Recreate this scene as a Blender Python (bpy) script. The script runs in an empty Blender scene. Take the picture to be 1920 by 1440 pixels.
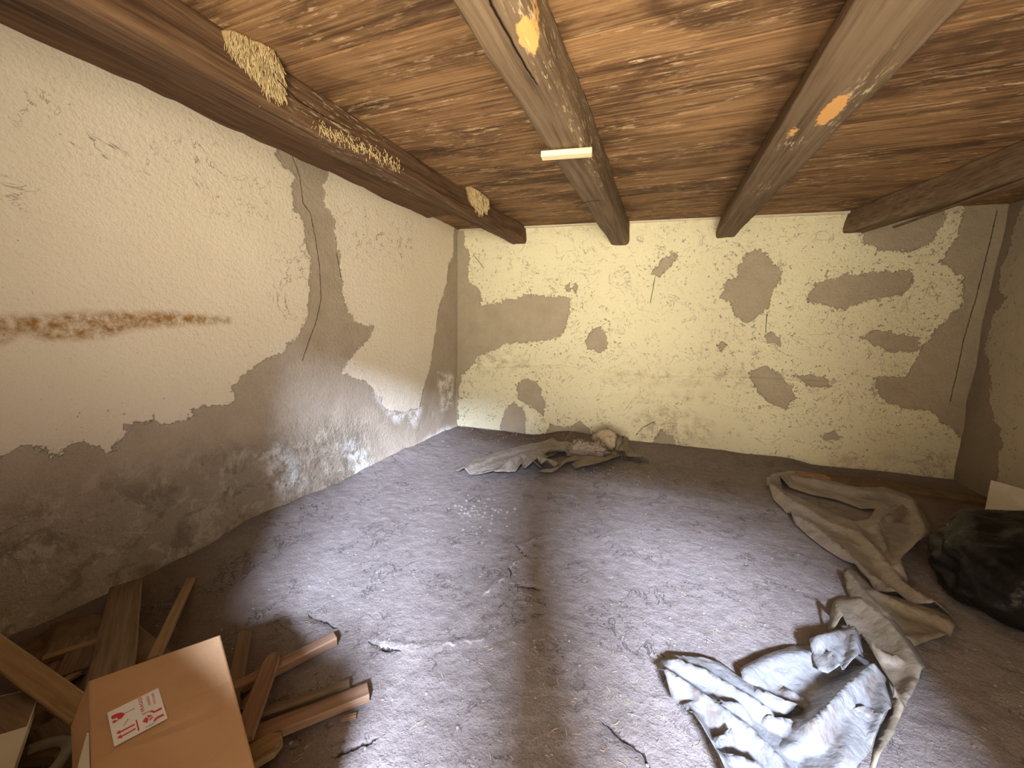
import bpy, bmesh, math, random
import numpy as np
from mathutils import Vector, Matrix, geometry, noise as mnoise

random.seed(7); np.random.seed(7)
SC = bpy.context.scene
COL = SC.collection
# ------------------------------------------------------------------ camera
FPX, CX, CY, CAMH = 720.0, 960.0, 720.0, 1.4
def _n(v): return v/np.linalg.norm(v)
_D = _n(np.array([850-CX, 5200-CY, FPX])); _Y = np.array([1245-CX, 605-CY, FPX]); _Y = _n(_Y-_D*(_Y@_D)); _X = np.cross(_D, _Y)
RW = np.array([_X, _Y, -_D])                       # image axes (x right, y down, z ahead) -> world
cam_d = bpy.data.cameras.new('camera'); cam = bpy.data.objects.new('camera', cam_d); COL.objects.link(cam)
cam_d.sensor_width = 36; cam_d.lens = 36*FPX/1920; cam_d.clip_start = 0.02
M4 = Matrix.Identity(4)
for i in range(3):
    M4[i][0] = RW[i, 0]; M4[i][1] = -RW[i, 1]; M4[i][2] = -RW[i, 2]
M4[2][3] = CAMH
cam.matrix_world = M4
SC.camera = cam
# ------------------------------------------------------------------ light
SC.view_settings.view_transform = 'Standard'; SC.view_settings.look = 'None'
SC.view_settings.gamma = 1; SC.view_settings.use_curve_mapping = False
SC.view_settings.exposure = 0.22
SKY_UP, SKY_DOWN = (0.97, 0.93, 0.90), (1.0, 0.87, 0.63)
SKY_S, GND_S = 6.0, 34.0
w = bpy.data.worlds.new('world'); SC.world = w; w.use_nodes = True
nt = w.node_tree; nt.nodes.clear()
tc = nt.nodes.new('ShaderNodeTexCoord'); sx = nt.nodes.new('ShaderNodeSeparateXYZ'); nt.links.new(tc.outputs['Generated'], sx.inputs[0])
mr = nt.nodes.new('ShaderNodeMapRange'); mr.inputs[1].default_value = -0.08; mr.inputs[2].default_value = 0.25; nt.links.new(sx.outputs[2], mr.inputs[0])
mx = nt.nodes.new('ShaderNodeMix'); mx.data_type = 'RGBA'; nt.links.new(mr.outputs[0], mx.inputs[0])
mx.inputs[6].default_value = [c*GND_S for c in SKY_DOWN]+[1]; mx.inputs[7].default_value = [c*SKY_S for c in SKY_UP]+[1]
bg = nt.nodes.new('ShaderNodeBackground'); nt.links.new(mx.outputs[2], bg.inputs[0])
wo = nt.nodes.new('ShaderNodeOutputWorld'); nt.links.new(bg.outputs[0], wo.inputs[0])
def area(name, loc, target, sx_, sy_, power, color, portal=False):
    l = bpy.data.lights.new(name, 'AREA'); l.shape = 'RECTANGLE'; l.size = sx_; l.size_y = sy_; l.energy = power; l.color = color
    if portal: l.cycles.is_portal = True
    o = bpy.data.objects.new(name, l); COL.objects.link(o); o.location = loc
    o.rotation_euler = (Vector(target)-Vector(loc)).to_track_quat('-Z', 'Y').to_euler(); return o
FW = -0.40                                          # inner face of the front wall, behind the camera
OPEN = [(-0.72, 0.13, 2.24, 'door'), (0.42, 1.06, 1.97, 'door')]  # unseen openings and pier, shaped to place the light pool and its dark band
area('sky_gap_light', (1.3, -3.5, 3.5), (0.0, 1.5, 0.0), 0.80, 0.50, 2350, (0.64, 0.75, 1.0))
for a, b, top, _ in OPEN:
    area('sky_portal', ((a+b)/2, FW-0.3, top/2), ((a+b)/2, 3, top/2), b-a, top, 1, (1, 1, 1), True)

# ------------------------------------------------------------------ unprojection of measured points
def ray(px, py): return RW@_n(np.array([px-CX, py-CY, FPX]))
def at(px, py, ax=2, val=0.0):
    r = ray(px, py); o = np.array([0, 0, CAMH]); t = (val-o[ax])/r[ax]; return o+t*r
ZC = 2.515; XL = -2.46; XR = 2.70
BN = _n(np.array([-0.0875, 1.0, 0])); BP = np.array([-2.44, 4.39, 0])
def yb(x): return 4.39+0.0875*(x+2.44)
def atb(px, py):                                     # on the back wall -> (x, z)
    r = ray(px, py); o = np.array([0, 0, CAMH]); t = ((BP-o)@BN)/(r@BN); p = o+t*r; return (p[0], p[2])
def atl(px, py): p = at(px, py, 0, XL); return (p[1], p[2])
def atr(px, py): p = at(px, py, 0, XR); return (p[1], p[2])

# ------------------------------------------------------------------ numeric noise
def vnoise(x, y, seed=0):
    x = np.asarray(x, float); y = np.asarray(y, float)
    xi = np.floor(x).astype(np.int64); yi = np.floor(y).astype(np.int64); fx = x-xi; fy = y-yi
    fx = fx*fx*(3-2*fx); fy = fy*fy*(3-2*fy)
    def h(a, b):
        n = (a*374761393+b*668265263+seed*974634777) & 0xffffffff
        n = ((n ^ (n >> 13))*1274126177) & 0xffffffff
        return ((n ^ (n >> 16)) & 0xffff)/65535.0
    return (h(xi, yi)*(1-fx)+h(xi+1, yi)*fx)*(1-fy)+(h(xi, yi+1)*(1-fx)+h(xi+1, yi+1)*fx)*fy
def fbm(x, y, s=1.0, o=4, seed=0, ridged=False):
    v = 0; a = 1; t = 0
    for i in range(o):
        n = vnoise(x*s, y*s, seed+i*17)
        if ridged: n = 1-abs(2*n-1)
        v = v+a*n; t += a; a *= .5; s *= 2.03
    return v/t
def seg_dist(P, poly, closed=True):
    P = np.asarray(P, float); best = np.full(len(P), 1e9); sg = np.ones(len(P))
    n = len(poly)
    for i in range(n if closed else n-1):
        a = np.array(poly[i]); b = np.array(poly[(i+1) % n]); ab = b-a; L = max(ab@ab, 1e-12)
        t = np.clip(((P-a)@ab)/L, 0, 1); q = a+t[:, None]*ab; dd = P-q; d = np.hypot(dd[:, 0], dd[:, 1])
        m = d < best; best[m] = d[m]
        cr = ab[0]*(P[:, 1]-a[1])-ab[1]*(P[:, 0]-a[0]); sg[m] = np.sign(cr[m])
    return best, sg
def sdf(P, poly):                                    # >0 inside
    d, _ = seg_dist(P, poly); ins = np.zeros(len(P), bool); n = len(poly); x = P[:, 0]; y = P[:, 1]
    for i in range(n):
        x1, y1 = poly[i]; x2, y2 = poly[(i+1) % n]
        if y1 == y2: continue
        c = ((y1 > y) != (y2 > y)) & (x < (x2-x1)*(y-y1)/(y2-y1)+x1); ins ^= c
    return np.where(ins, d, -d)

# ------------------------------------------------------------------ materials
def new_mat(name):
    m = bpy.data.materials.new(name); m.use_nodes = True; t = m.node_tree; t.nodes.clear()
    return m, G(t)
class G:
    def __init__(s, t): s.t = t; s.N = t.nodes; s.L = t.links
    def n(s, typ, **k):
        x = s.N.new(typ)
        for a, b in k.items(): setattr(x, a, b)
        return x
    def put(s, sock, v):
        if isinstance(v, bpy.types.NodeSocket): s.L.new(v, sock)
        elif v is not None:
            if sock.type == 'RGBA' and not isinstance(v, (int, float)): v = list(v)+[1]*(4-len(v))
            sock.default_value = v
    def math(s, op, a, b=None, c=None, clamp=False):
        x = s.n('ShaderNodeMath', operation=op, use_clamp=clamp); s.put(x.inputs[0], a)
        if b is not None: s.put(x.inputs[1], b)
        if c is not None: s.put(x.inputs[2], c)
        return x.outputs[0]
    def rng(s, v, a, b, c=0.0, d=1.0):
        x = s.n('ShaderNodeMapRange'); s.put(x.inputs[0], v)
        for i, q in enumerate((a, b, c, d)): s.put(x.inputs[i+1], q)
        return x.outputs[0]
    def mix(s, f, a, b, bt='MIX'):
        x = s.n('ShaderNodeMix', data_type='RGBA', blend_type=bt); s.put(x.inputs[0], f); s.put(x.inputs[6], a); s.put(x.inputs[7], b); return x.outputs[2]
    def co(s, kind='Object', scale=(1, 1, 1), loc=None):
        t = s.n('ShaderNodeTexCoord'); m = s.n('ShaderNodeMapping'); s.L.new(t.outputs[kind], m.inputs[0]); m.inputs['Scale'].default_value = scale
        if loc is not None: s.put(m.inputs['Location'], loc)
        return m.outputs[0]
    def noise(s, vec, scale, detail=4, rough=.55, dist=0.0):
        x = s.n('ShaderNodeTexNoise'); s.L.new(vec, x.inputs['Vector']); x.inputs['Scale'].default_value = scale; x.inputs['Detail'].default_value = detail
        x.inputs['Roughness'].default_value = rough; x.inputs['Distortion'].default_value = dist; return x.outputs['Fac']
    def vor(s, vec, scale, out='Distance', feat='F1'):
        x = s.n('ShaderNodeTexVoronoi', feature=feat); s.L.new(vec, x.inputs['Vector']); x.inputs['Scale'].default_value = scale; return x
    def attr(s, name): x = s.n('ShaderNodeAttribute', attribute_name=name); return x.outputs['Fac']
    def rand(s): return s.n('ShaderNodeObjectInfo').outputs['Random']
    def bump(s, h, dist=.01, strength=1.0, prev=None):
        x = s.n('ShaderNodeBump'); s.put(x.inputs['Height'], h); x.inputs['Distance'].default_value = dist; x.inputs['Strength'].default_value = strength
        if prev is not None: s.L.new(prev, x.inputs['Normal'])
        return x.outputs[0]
    def out(s, col, rough=.8, nrm=None, spec=.3, **k):
        p = s.n('ShaderNodeBsdfPrincipled'); s.put(p.inputs['Base Color'], col); s.put(p.inputs['Roughness'], rough); s.put(p.inputs['Specular IOR Level'], spec)
        if nrm is not None: s.L.new(nrm, p.inputs['Normal'])
        for a, b in k.items(): s.put(p.inputs[a.replace('_', ' ')], b)
        o = s.n('ShaderNodeOutputMaterial'); s.L.new(p.outputs[0], o.inputs[0]); return p

def wall_mat(name, white, white2, pl1, pl2, flake=.64, speck=.70, salt=(.84, .82, .78), bd=.006):
    m, g = new_mat(name); v = g.co()
    big = g.noise(v, 1.3, 3); n1 = g.noise(v, 9, 8, .62); n2 = g.noise(v, 45, 5, .6); n3 = g.noise(v, 170, 3, .6)
    a = g.attr('mask')
    d = g.math('ADD', g.math('ADD', a, g.math('MULTIPLY', g.math('SUBTRACT', n1, .5), .15)), g.math('MULTIPLY', g.math('SUBTRACT', n2, .5), .085))
    mk = g.rng(d, -.002, .003)
    # small flakes lost near the edges and scattered
    thr = g.math('ADD', flake, g.math('MULTIPLY', g.math('MINIMUM', g.math('MAXIMUM', a, 0), .5), .22))
    fl = g.noise(v, 28, 3, .65, .3); fk = g.rng(g.math('SUBTRACT', fl, thr), -.004, .012)
    vs = g.co('Object', (1, 1, .45)); sp = g.rng(g.noise(vs, 75, 2, .5, 1.5), speck, speck+.03)
    mk = g.math('MULTIPLY', mk, g.math('SUBTRACT', 1.0, g.math('MAXIMUM', fk, 0), clamp=True))
    wc = g.mix(g.rng(big, .3, .7), white, white2)
    wc = g.mix(g.math('MULTIPLY', g.rng(n3, .35, .75), .16), wc, (.42, .36, .27))
    wc = g.mix(g.math('MULTIPLY', sp, .65), wc, (.22, .17, .11))
    wc = g.mix(g.math('MULTIPLY', g.rng(g.attr('dirt'), 0, 1), g.rng(g.math('ADD', g.math('MULTIPLY', n1, .7), g.math('MULTIPLY', g.noise(g.co('Object', (1, 1, 3)), 14, 6, .7), .3)), .46, .62, 0, .9)), wc, (.42, .33, .21))
    # cobweb threads and hairline cracks
    wl = g.noise(v, 3.3, 5, .62, 1.2); br = g.noise(v, 11, 2)
    ln = g.math('MULTIPLY', g.rng(g.math('ABSOLUTE', g.math('SUBTRACT', wl, .5)), .0015, .010, 1, 0), g.rng(br, .44, .54))
    ln = g.math('MULTIPLY', ln, g.attr('web'))
    wc = g.mix(g.math('MULTIPLY', ln, .85), wc, (.22, .18, .14))
    st = g.math('MULTIPLY', g.attr('stain'), g.rng(g.noise(v, 20, 6, .7), .33, .6)); wc = g.mix(st, wc, (.36, .19, .055))
    pn = g.noise(v, 5, 7, .65)
    pc = g.mix(g.rng(pn, .3, .7), pl1, pl2)
    pc = g.mix(g.math('MULTIPLY', g.rng(n3, .4, .7), .25), pc, (.13, .10, .075))
    sa = g.math('MULTIPLY', g.attr('salt'), g.rng(g.math('ADD', n1, g.math('MULTIPLY', n2, .5)), .66, .82))
    pc = g.mix(sa, pc, salt)
    pc = g.mix(g.math('MULTIPLY', g.attr('pale'), g.rng(g.noise(v, 10, 7, .72, .5), .545, .58, 0, .7)), pc, (.64, .56, .45))
    pc = g.mix(g.math('MULTIPLY', g.attr('pale'), g.rng(g.noise(v, 6, 7, .7, .5), .49, .40, 0, .6)), pc, (.20, .155, .11))
    c = g.mix(mk, pc, wc)
    ck = g.rng(g.math('ABSOLUTE', g.math('ADD', g.attr('crack'), g.math('MULTIPLY', g.math('SUBTRACT', n2, .5), .02))), .0012, .004, 1, 0)
    ck = g.math('MULTIPLY', ck, g.attr('ckm')); c = g.mix(g.math('MULTIPLY', ck, .8), c, (.08, .06, .04))
    h = g.math('ADD', g.math('MULTIPLY', mk, 1.0), g.math('ADD', g.math('MULTIPLY', n2, .9), g.math('MULTIPLY', pn, 1.2)))
    h = g.math('SUBTRACT', h, g.math('MULTIPLY', ck, 1.5))
    rgh = g.math('ADD', h, g.math('MULTIPLY', g.math('MULTIPLY', g.attr('pale'), g.math('ADD', n1, g.math('ABSOLUTE', g.math('SUBTRACT', g.noise(v, 24, 5, .65), .5)))), 4.5))
    g.out(c, .92, g.bump(rgh, bd), .15)
    return m

def wood_mat(name, cols, axis=0, rough=.75, grain=55, along=2.2, flakes=0.0, flake_col=(.62, .50, .40), bare=False, bump=.003, dark=(.03, .018, .01)):
    m, g = new_mat(name)
    sc = [grain]*3; sc[axis] = along
    off = g.n('ShaderNodeCombineXYZ'); r = g.rand()
    for i in range(3): g.put(off.inputs[i], g.math('MULTIPLY', r, 37.0+11*i))
    v = g.co('Object', tuple(sc), off.outputs[0]); vo = g.co('Object', (1, 1, 1), off.outputs[0])
    gr = g.noise(v, 1.0, 6, .62, .25); lo = [5.0]*3; lo[axis] = .8; br = g.noise(g.co('Object', tuple(lo), off.outputs[0]), 1.0, 5, .6, .4)
    c = g.mix(g.rng(br, .38, .62), cols[0], cols[1]); c = g.mix(g.rng(gr, .42, .72), c, cols[2])
    c = g.mix(g.rng(gr, .42, .24, 0, .8), c, dark)
    c = g.mix(g.math('MULTIPLY', g.rng(r, 0, 1, 0, .3), 1.0), c, cols[3] if len(cols) > 3 else cols[0])
    if flakes:
        bl = g.noise(g.co('Object', (1.0, 2.6, 1)), 1.7, 6, .66, .8)
        c = g.mix(g.rng(bl, .52, .36, 0, .75), c, (.055, .028, .014)); c = g.mix(g.rng(bl, .54, .72, 0, .6), c, (.36, .20, .095))
        fs = [38.0]*3; fs[axis] = 7.0
        f1 = g.noise(g.co('Object', tuple(fs), off.outputs[0]), 1.0, 5, .7); f2 = g.noise(vo, 1.1, 3)
        f = g.math('MULTIPLY', g.rng(f1, .56, .62), g.rng(f2, .40, .58))
        c = g.mix(g.math('MULTIPLY', f, flakes), c, flake_col)
    if bare:
        e = g.math('ADD', g.attr('bare'), g.math('MULTIPLY', g.math('SUBTRACT', g.noise(vo, 40, 4), .5), .03))
        c = g.mix(g.rng(e, -.002, .002), c, (.72, .38, .13))
        c = g.mix(g.math('MULTIPLY', g.rng(g.attr('pale'), 0, 1), g.rng(g.noise(g.co('Object', (70, 12, 70)), 1, 4, .7), .56, .62, 0, .8)), c, (.62, .50, .30))
    h = g.math('ADD', gr, g.math('MULTIPLY', br, .5))
    g.out(c, rough, g.bump(h, bump), .25)
    return m

M = {}
M['wall_l'] = wall_mat('limewash_left', (.84, .74, .59), (.87, .785, .65), (.44, .365, .28), (.53, .45, .35), .67, .735, bd=.009)
M['wall_b'] = wall_mat('limewash_back', (.86, .82, .58), (.82, .76, .55), (.42, .355, .265), (.50, .43, .32), .615, .675, bd=.009)
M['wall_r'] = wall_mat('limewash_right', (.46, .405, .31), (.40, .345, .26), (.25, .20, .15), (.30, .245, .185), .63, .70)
M['ceil'] = wood_mat('ceiling_boards', [(.095, .046, .022), (.27, .142, .066), (.44, .265, .125), (.09, .045, .022)], 0, .75, 62, 1.6, .85, flake_col=(.62, .42, .25), bump=.003)
M['beam'] = wood_mat('old_beam', [(.13, .082, .048), (.18, .12, .072), (.25, .178, .112), (.12, .075, .045)], 1, .85, 48, 1.6, bare=True, bump=.006)
M['beam_dark'] = wood_mat('dark_beam', [(.075, .038, .02), (.115, .062, .033), (.20, .12, .066), (.08, .043, .024)], 1, .85, 48, 1.6, bare=True, bump=.006)
M['plate'] = wood_mat('dark_wall_plate', [(.07, .036, .02), (.13, .068, .036), (.20, .12, .066), (.08, .043, .024)], 1, .85, 40, 1.8, bump=.007)
M['plank'] = wood_mat('grey_brown_board', [(.14, .092, .055), (.20, .135, .08), (.28, .20, .125), (.11, .07, .042)], 0, .8, 60, 3, bump=.002)
M['plank_red'] = wood_mat('reddish_board', [(.22, .12, .07), (.29, .165, .10), (.38, .25, .165), (.18, .105, .065)], 0, .75, 60, 3, bump=.002)
M['plank_gold'] = wood_mat('golden_board', [(.24, .145, .065), (.31, .195, .09), (.42, .29, .15), (.20, .12, .06)], 0, .75, 50, 3, bump=.003)
M['fresh'] = wood_mat('fresh_pine', [(.78, .66, .36), (.82, .72, .44), (.88, .80, .55)], 0, .7, 40, 3, dark=(.5, .35, .15), bump=.002)

def floor_mat():
    m, g = new_mat('trodden_earth'); v = g.co()
    b = g.noise(v, 1.1, 5, .6); n = g.noise(v, 14, 7, .68); f = g.noise(v, 120, 4, .7)
    c = g.mix(g.rng(b, .3, .7), (.195, .160, .146), (.25, .212, .198)); c = g.mix(g.rng(n, .35, .72), c, (.30, .26, .243))
    c = g.mix(g.math('MULTIPLY', g.rng(f, .5, .3), .5), c, (.085, .06, .048))
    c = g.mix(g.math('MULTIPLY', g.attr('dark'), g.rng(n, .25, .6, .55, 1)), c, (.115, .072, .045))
    vo = g.vor(v, 75); r = g.n('ShaderNodeSeparateColor'); g.L.new(vo.outputs['Color'], r.inputs[0])
    sp = g.math('MULTIPLY', g.rng(vo.outputs['Distance'], .20, .32, 1, 0), g.rng(r.outputs[0], .965, .975))
    c = g.mix(g.math('MULTIPLY', sp, .45), c, (.58, .54, .50))
    vs = g.vor(v, 120); r2 = g.n('ShaderNodeSeparateColor'); g.L.new(vs.outputs['Color'], r2.inputs[0])
    c = g.mix(g.math('MULTIPLY', g.math('MULTIPLY', g.rng(vs.outputs['Distance'], .2, .35, 1, 0), g.rng(r2.outputs[1], .90, .94)), .3), c, (.55, .5, .45))
    ch = g.math('MULTIPLY', g.rng(g.math('ABSOLUTE', g.math('ADD', g.attr('chalk'), g.math('MULTIPLY', g.math('SUBTRACT', g.noise(v, 30, 4), .5), .07))), .003, .010, 1, 0), g.rng(g.noise(v, 9, 3), .45, .6, 0, .75))
    c = g.mix(g.math('MULTIPLY', ch, g.attr('chm')), c, (.66, .63, .60))
    ck = g.rng(g.math('ABSOLUTE', g.math('ADD', g.attr('crack'), g.math('MULTIPLY', g.math('SUBTRACT', g.noise(v, 25, 4), .5), .04))), .001, .005, 1, 0)
    ck = g.math('MULTIPLY', ck, g.attr('ckm')); c = g.mix(ck, c, (.05, .035, .03))
    cr = g.math('MULTIPLY', g.rng(g.math('ABSOLUTE', g.math('SUBTRACT', g.noise(v, 6.5, 9, .66, .4), .5)), .001, .008, 1, 0), g.rng(g.noise(v, 4, 3), .5, .6))
    c = g.mix(g.math('MULTIPLY', cr, .55), c, (.06, .042, .034)); n = g.math('SUBTRACT', n, g.math('MULTIPLY', cr, .5))
    h = g.math('ADD', g.math('MULTIPLY', n, 1.6), g.math('ADD', g.math('MULTIPLY', f, .35), g.math('MULTIPLY', sp, .5)))
    h = g.math('ADD', h, g.math('MULTIPLY', g.math('ABSOLUTE', g.math('SUBTRACT', g.noise(v, 9, 6, .7), .5)), 1.6))
    g.out(c, .85, g.bump(g.math('SUBTRACT', h, g.math('MULTIPLY', ck, 2)), .009), .25)
    return m
M['floor'] = floor_mat()
def simple(name, c1, c2, scale=12, rough=.6, spec=.4, bump=.002, bs=60, dirt=None, crease=0, **k):
    m, g = new_mat(name); v = g.co(); c = g.mix(g.rng(g.noise(v, scale, 5), .35, .65), c1, c2)
    if dirt: c = g.mix(g.rng(g.noise(v, 7, 6, .7), dirt[1], dirt[1]+.12, 0, dirt[2]), c, dirt[0])
    h = g.noise(v, bs, 4)
    if crease:
        e = g.vor(g.co('Object', (1, 1, 1)), crease, feat='DISTANCE_TO_EDGE') if False else None
        r1 = g.math('ABSOLUTE', g.math('SUBTRACT', g.noise(v, crease, 3, .5, .3), .5)); r2 = g.math('ABSOLUTE', g.math('SUBTRACT', g.noise(v, crease*2.7, 3, .5, .3), .5))
        h = g.math('ADD', g.math('MULTIPLY', h, .3), g.math('ADD', g.math('MULTIPLY', r1, 5.0), g.math('MULTIPLY', r2, 2.0)))
    g.out(c, rough, g.bump(h, bump), spec, **k); return m
M['plastic'] = simple('dusty_white_plastic', (.18, .178, .178), (.245, .245, .248), 9, .33, .5, .006, 22, ((.13, .095, .07), .52, .7), 6)
M['plastic_tan'] = simple('dusty_tan_plastic', (.19, .155, .112), (.245, .205, .15), 9, .5, .45, .005, 25, ((.16, .12, .08), .52, .6), 6)
M['plastic_grey'] = simple('dusty_grey_plastic', (.22, .188, .16), (.29, .255, .22), 9, .42, .5, .005, 30, ((.19, .145, .11), .52, .6), 7)
M['rag'] = simple('tan_rag', (.46, .36, .24), (.56, .45, .32), 12, .9, .1, .004, 60)
M['black'] = simple('black_film', (.006, .0055, .005), (.014, .012, .011), 8, .34, .15, .01, 14)
M['card'] = simple('corrugated_cardboard', (.50, .30, .155), (.56, .345, .185), 5, .85, .15, .0012, 90)
M['cream'] = simple('cream_board', (.58, .53, .42), (.66, .61, .50), 6, .7, .3, .001, 30, ((.36, .30, .21), .56, .6))
M['straw'] = simple('straw', (.42, .31, .16), (.58, .46, .26), 30, .8, .2, .001, 80)
M['clay'] = simple('nest_clay', (.30, .20, .10), (.42, .30, .15), 30, .95, .1, .004, 80)
M['label'] = simple('white_label', (.86, .85, .82), (.88, .87, .84), 5, .5, .3, 0.0002, 60)
M['red'] = simple('red_print', (.62, .035, .05), (.66, .05, .06), 20, .5, .3, 0.0001, 60)
M['grey_print'] = simple('grey_print', (.30, .28, .27), (.33, .3, .3), 20, .5, .3, 0.0001, 60)
M['stone'] = simple('pebble', (.20, .165, .148), (.31, .265, .24), 40, .9, .2, .003, 60)
M['lime'] = simple('lime_edge', (.62, .55, .42), (.70, .64, .50), 14, .9, .1, .004, 60)
M['brick'] = simple('dusty_brick', (.34, .20, .12), (.40, .25, .16), 14, .9, .1, .004, 60)
M['card2'] = M['card']
M['rag_pink'] = simple('pinkish_rag', (.30, .235, .195), (.38, .31, .265), 12, .8, .2, .006, 30, ((.18, .13, .10), .54, .6), 9)
M['hose'] = simple('old_hose', (.30, .27, .20), (.38, .34, .26), 14, .7, .2, .002, 60)
M['grime'] = simple('grimy_cloth', (.13, .085, .05), (.19, .13, .08), 10, .9, .15, .004, 40)

# ------------------------------------------------------------------ mesh helpers
def link(name, me, mat=None, parent=None, smooth=False):
    o = bpy.data.objects.new(name, me); COL.objects.link(o)
    if mat is not None: me.materials.append(M[mat] if isinstance(mat, str) else mat)
    if smooth: me.polygons.foreach_set('use_smooth', [True]*len(me.polygons))
    if parent is not None: o.parent = parent
    return o
def pyd(name, vs, fs, mat=None, parent=None, smooth=False):
    me = bpy.data.meshes.new(name); me.from_pydata([tuple(map(float, v)) for v in vs], [], fs); me.update(); return link(name, me, mat, parent, smooth)
def bmo(name, bm, mat, parent=None, smooth=False):
    me = bpy.data.meshes.new(name); bmesh.ops.recalc_face_normals(bm, faces=bm.faces); bm.to_mesh(me); bm.free(); return link(name, me, mat, parent, smooth)
def thing(o, label, cat, group=None):
    o['label'] = label; o['category'] = cat
    if group: o['group'] = group
    return o
def empty(name, loc, label, cat, group=None):
    o = bpy.data.objects.new(name, None); COL.objects.link(o); o.location = loc; o.empty_display_size = .1
    return thing(o, label, cat, group)
def keep(ch, parent):                                # parent, keeping world coordinates of the child's mesh
    ch.parent = parent; ch.matrix_parent_inverse = Matrix.Translation(-Vector(parent.location)); return ch
def struct(o): o['kind'] = 'structure'; return o
def grid_mesh(name, P, nu, nv, mat, attrs={}, flip=False):
    """P: (nu*nv,3) array, u fastest"""
    me = bpy.data.meshes.new(name); N = nu*nv; me.vertices.add(N); me.vertices.foreach_set('co', P.astype(np.float32).ravel())
    i, j = np.meshgrid(np.arange(nu-1), np.arange(nv-1)); a = (j*nu+i).ravel(); q = np.stack([a, a+1, a+nu+1, a+nu], 1)
    if flip: q = q[:, ::-1]
    F = len(q); me.loops.add(F*4); me.loops.foreach_set('vertex_index', q.ravel().astype(np.int32)); me.polygons.add(F)
    me.polygons.foreach_set('loop_start', (np.arange(F)*4).astype(np.int32)); me.polygons.foreach_set('use_smooth', np.ones(F, bool))
    me.update(calc_edges=True)
    for k, v in attrs.items():
        at_ = me.attributes.new(k, 'FLOAT', 'POINT'); at_.data.foreach_set('value', np.asarray(v, np.float32))
    return link(name, me, mat)
def sstep(x, a, b): t = np.clip((x-a)/(b-a), 0, 1); return t*t*(3-2*t)
def signed_line(P, lines):
    best = np.full(len(P), 9.0); mk = np.full(len(P), 9.0)
    for ln in lines:
        L = [np.array(p) for p in ln]; bd = np.full(len(P), 9.0)
        for a, b in zip(L[:-1], L[1:]):
            ab = b-a; n_ = np.array([-ab[1], ab[0]])/max(np.hypot(*ab), 1e-9); t = np.clip(((P-a)@ab)/(ab@ab), 0, 1); q = P-a-t[:, None]*ab
            d = np.hypot(q[:, 0], q[:, 1]); v = (P-a)@n_; m = d < bd-1e-9; m &= d < mk; bd[m] = d[m]; mk[m] = d[m]; best[m] = v[m]
    return best, 1-sstep(mk, .012, .028)
def box_bm(bm, size, mat4=Matrix.Identity(4), bevel=0):
    r = bmesh.ops.create_cube(bm, size=1, matrix=mat4 @ Matrix.Diagonal((*size, 1)))
    if bevel:
        es = list({e for v in r['verts'] for e in v.link_edges}); bmesh.ops.bevel(bm, geom=es, offset=bevel, segments=1, affect='EDGES')

# ------------------------------------------------------------------ walls
def soft(P, poly, w): return np.clip(sdf(P, poly)/w+.5, 0, 1)
# left wall (u = y, v = z)
WL1 = [atl(*p) for p in [(-60, 868), (0, 855), (60, 840), (110, 850), (150, 832), (200, 842), (235, 822), (245, 800), (290, 792), (340, 788), (360, 772), (400, 764), (440, 750), (438, 725), (465, 700), (490, 675), (530, 660), (545, 640), (565, 625), (577, 595), (583, 560), (580, 480), (572, 450), (565, 410), (552, 385), (545, 350), (556, 330), (525, 310), (515, 288), (532, 262)]]
WL1 = [(-1.5, WL1[0][1]-.02)]+WL1+[(WL1[-1][0], 3.0), (-1.5, 3.0)]
WL2 = [atl(*p) for p in [(600, 290), (615, 325), (606, 350), (608, 380), (625, 410), (628, 445), (637, 480), (642, 530), (650, 570), (662, 603), (697, 612), (690, 640), (665, 665), (642, 702), (690, 716), (712, 745), (722, 768), (750, 775), (785, 765), (790, 740), (806, 690), (812, 650), (822, 580), (838, 530), (840, 500), (849, 480), (851, 440), (856, 415)]]
WL2 = WL2+[(WL2[-1][0], 3.0), (WL2[0][0], 3.0)]
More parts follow.
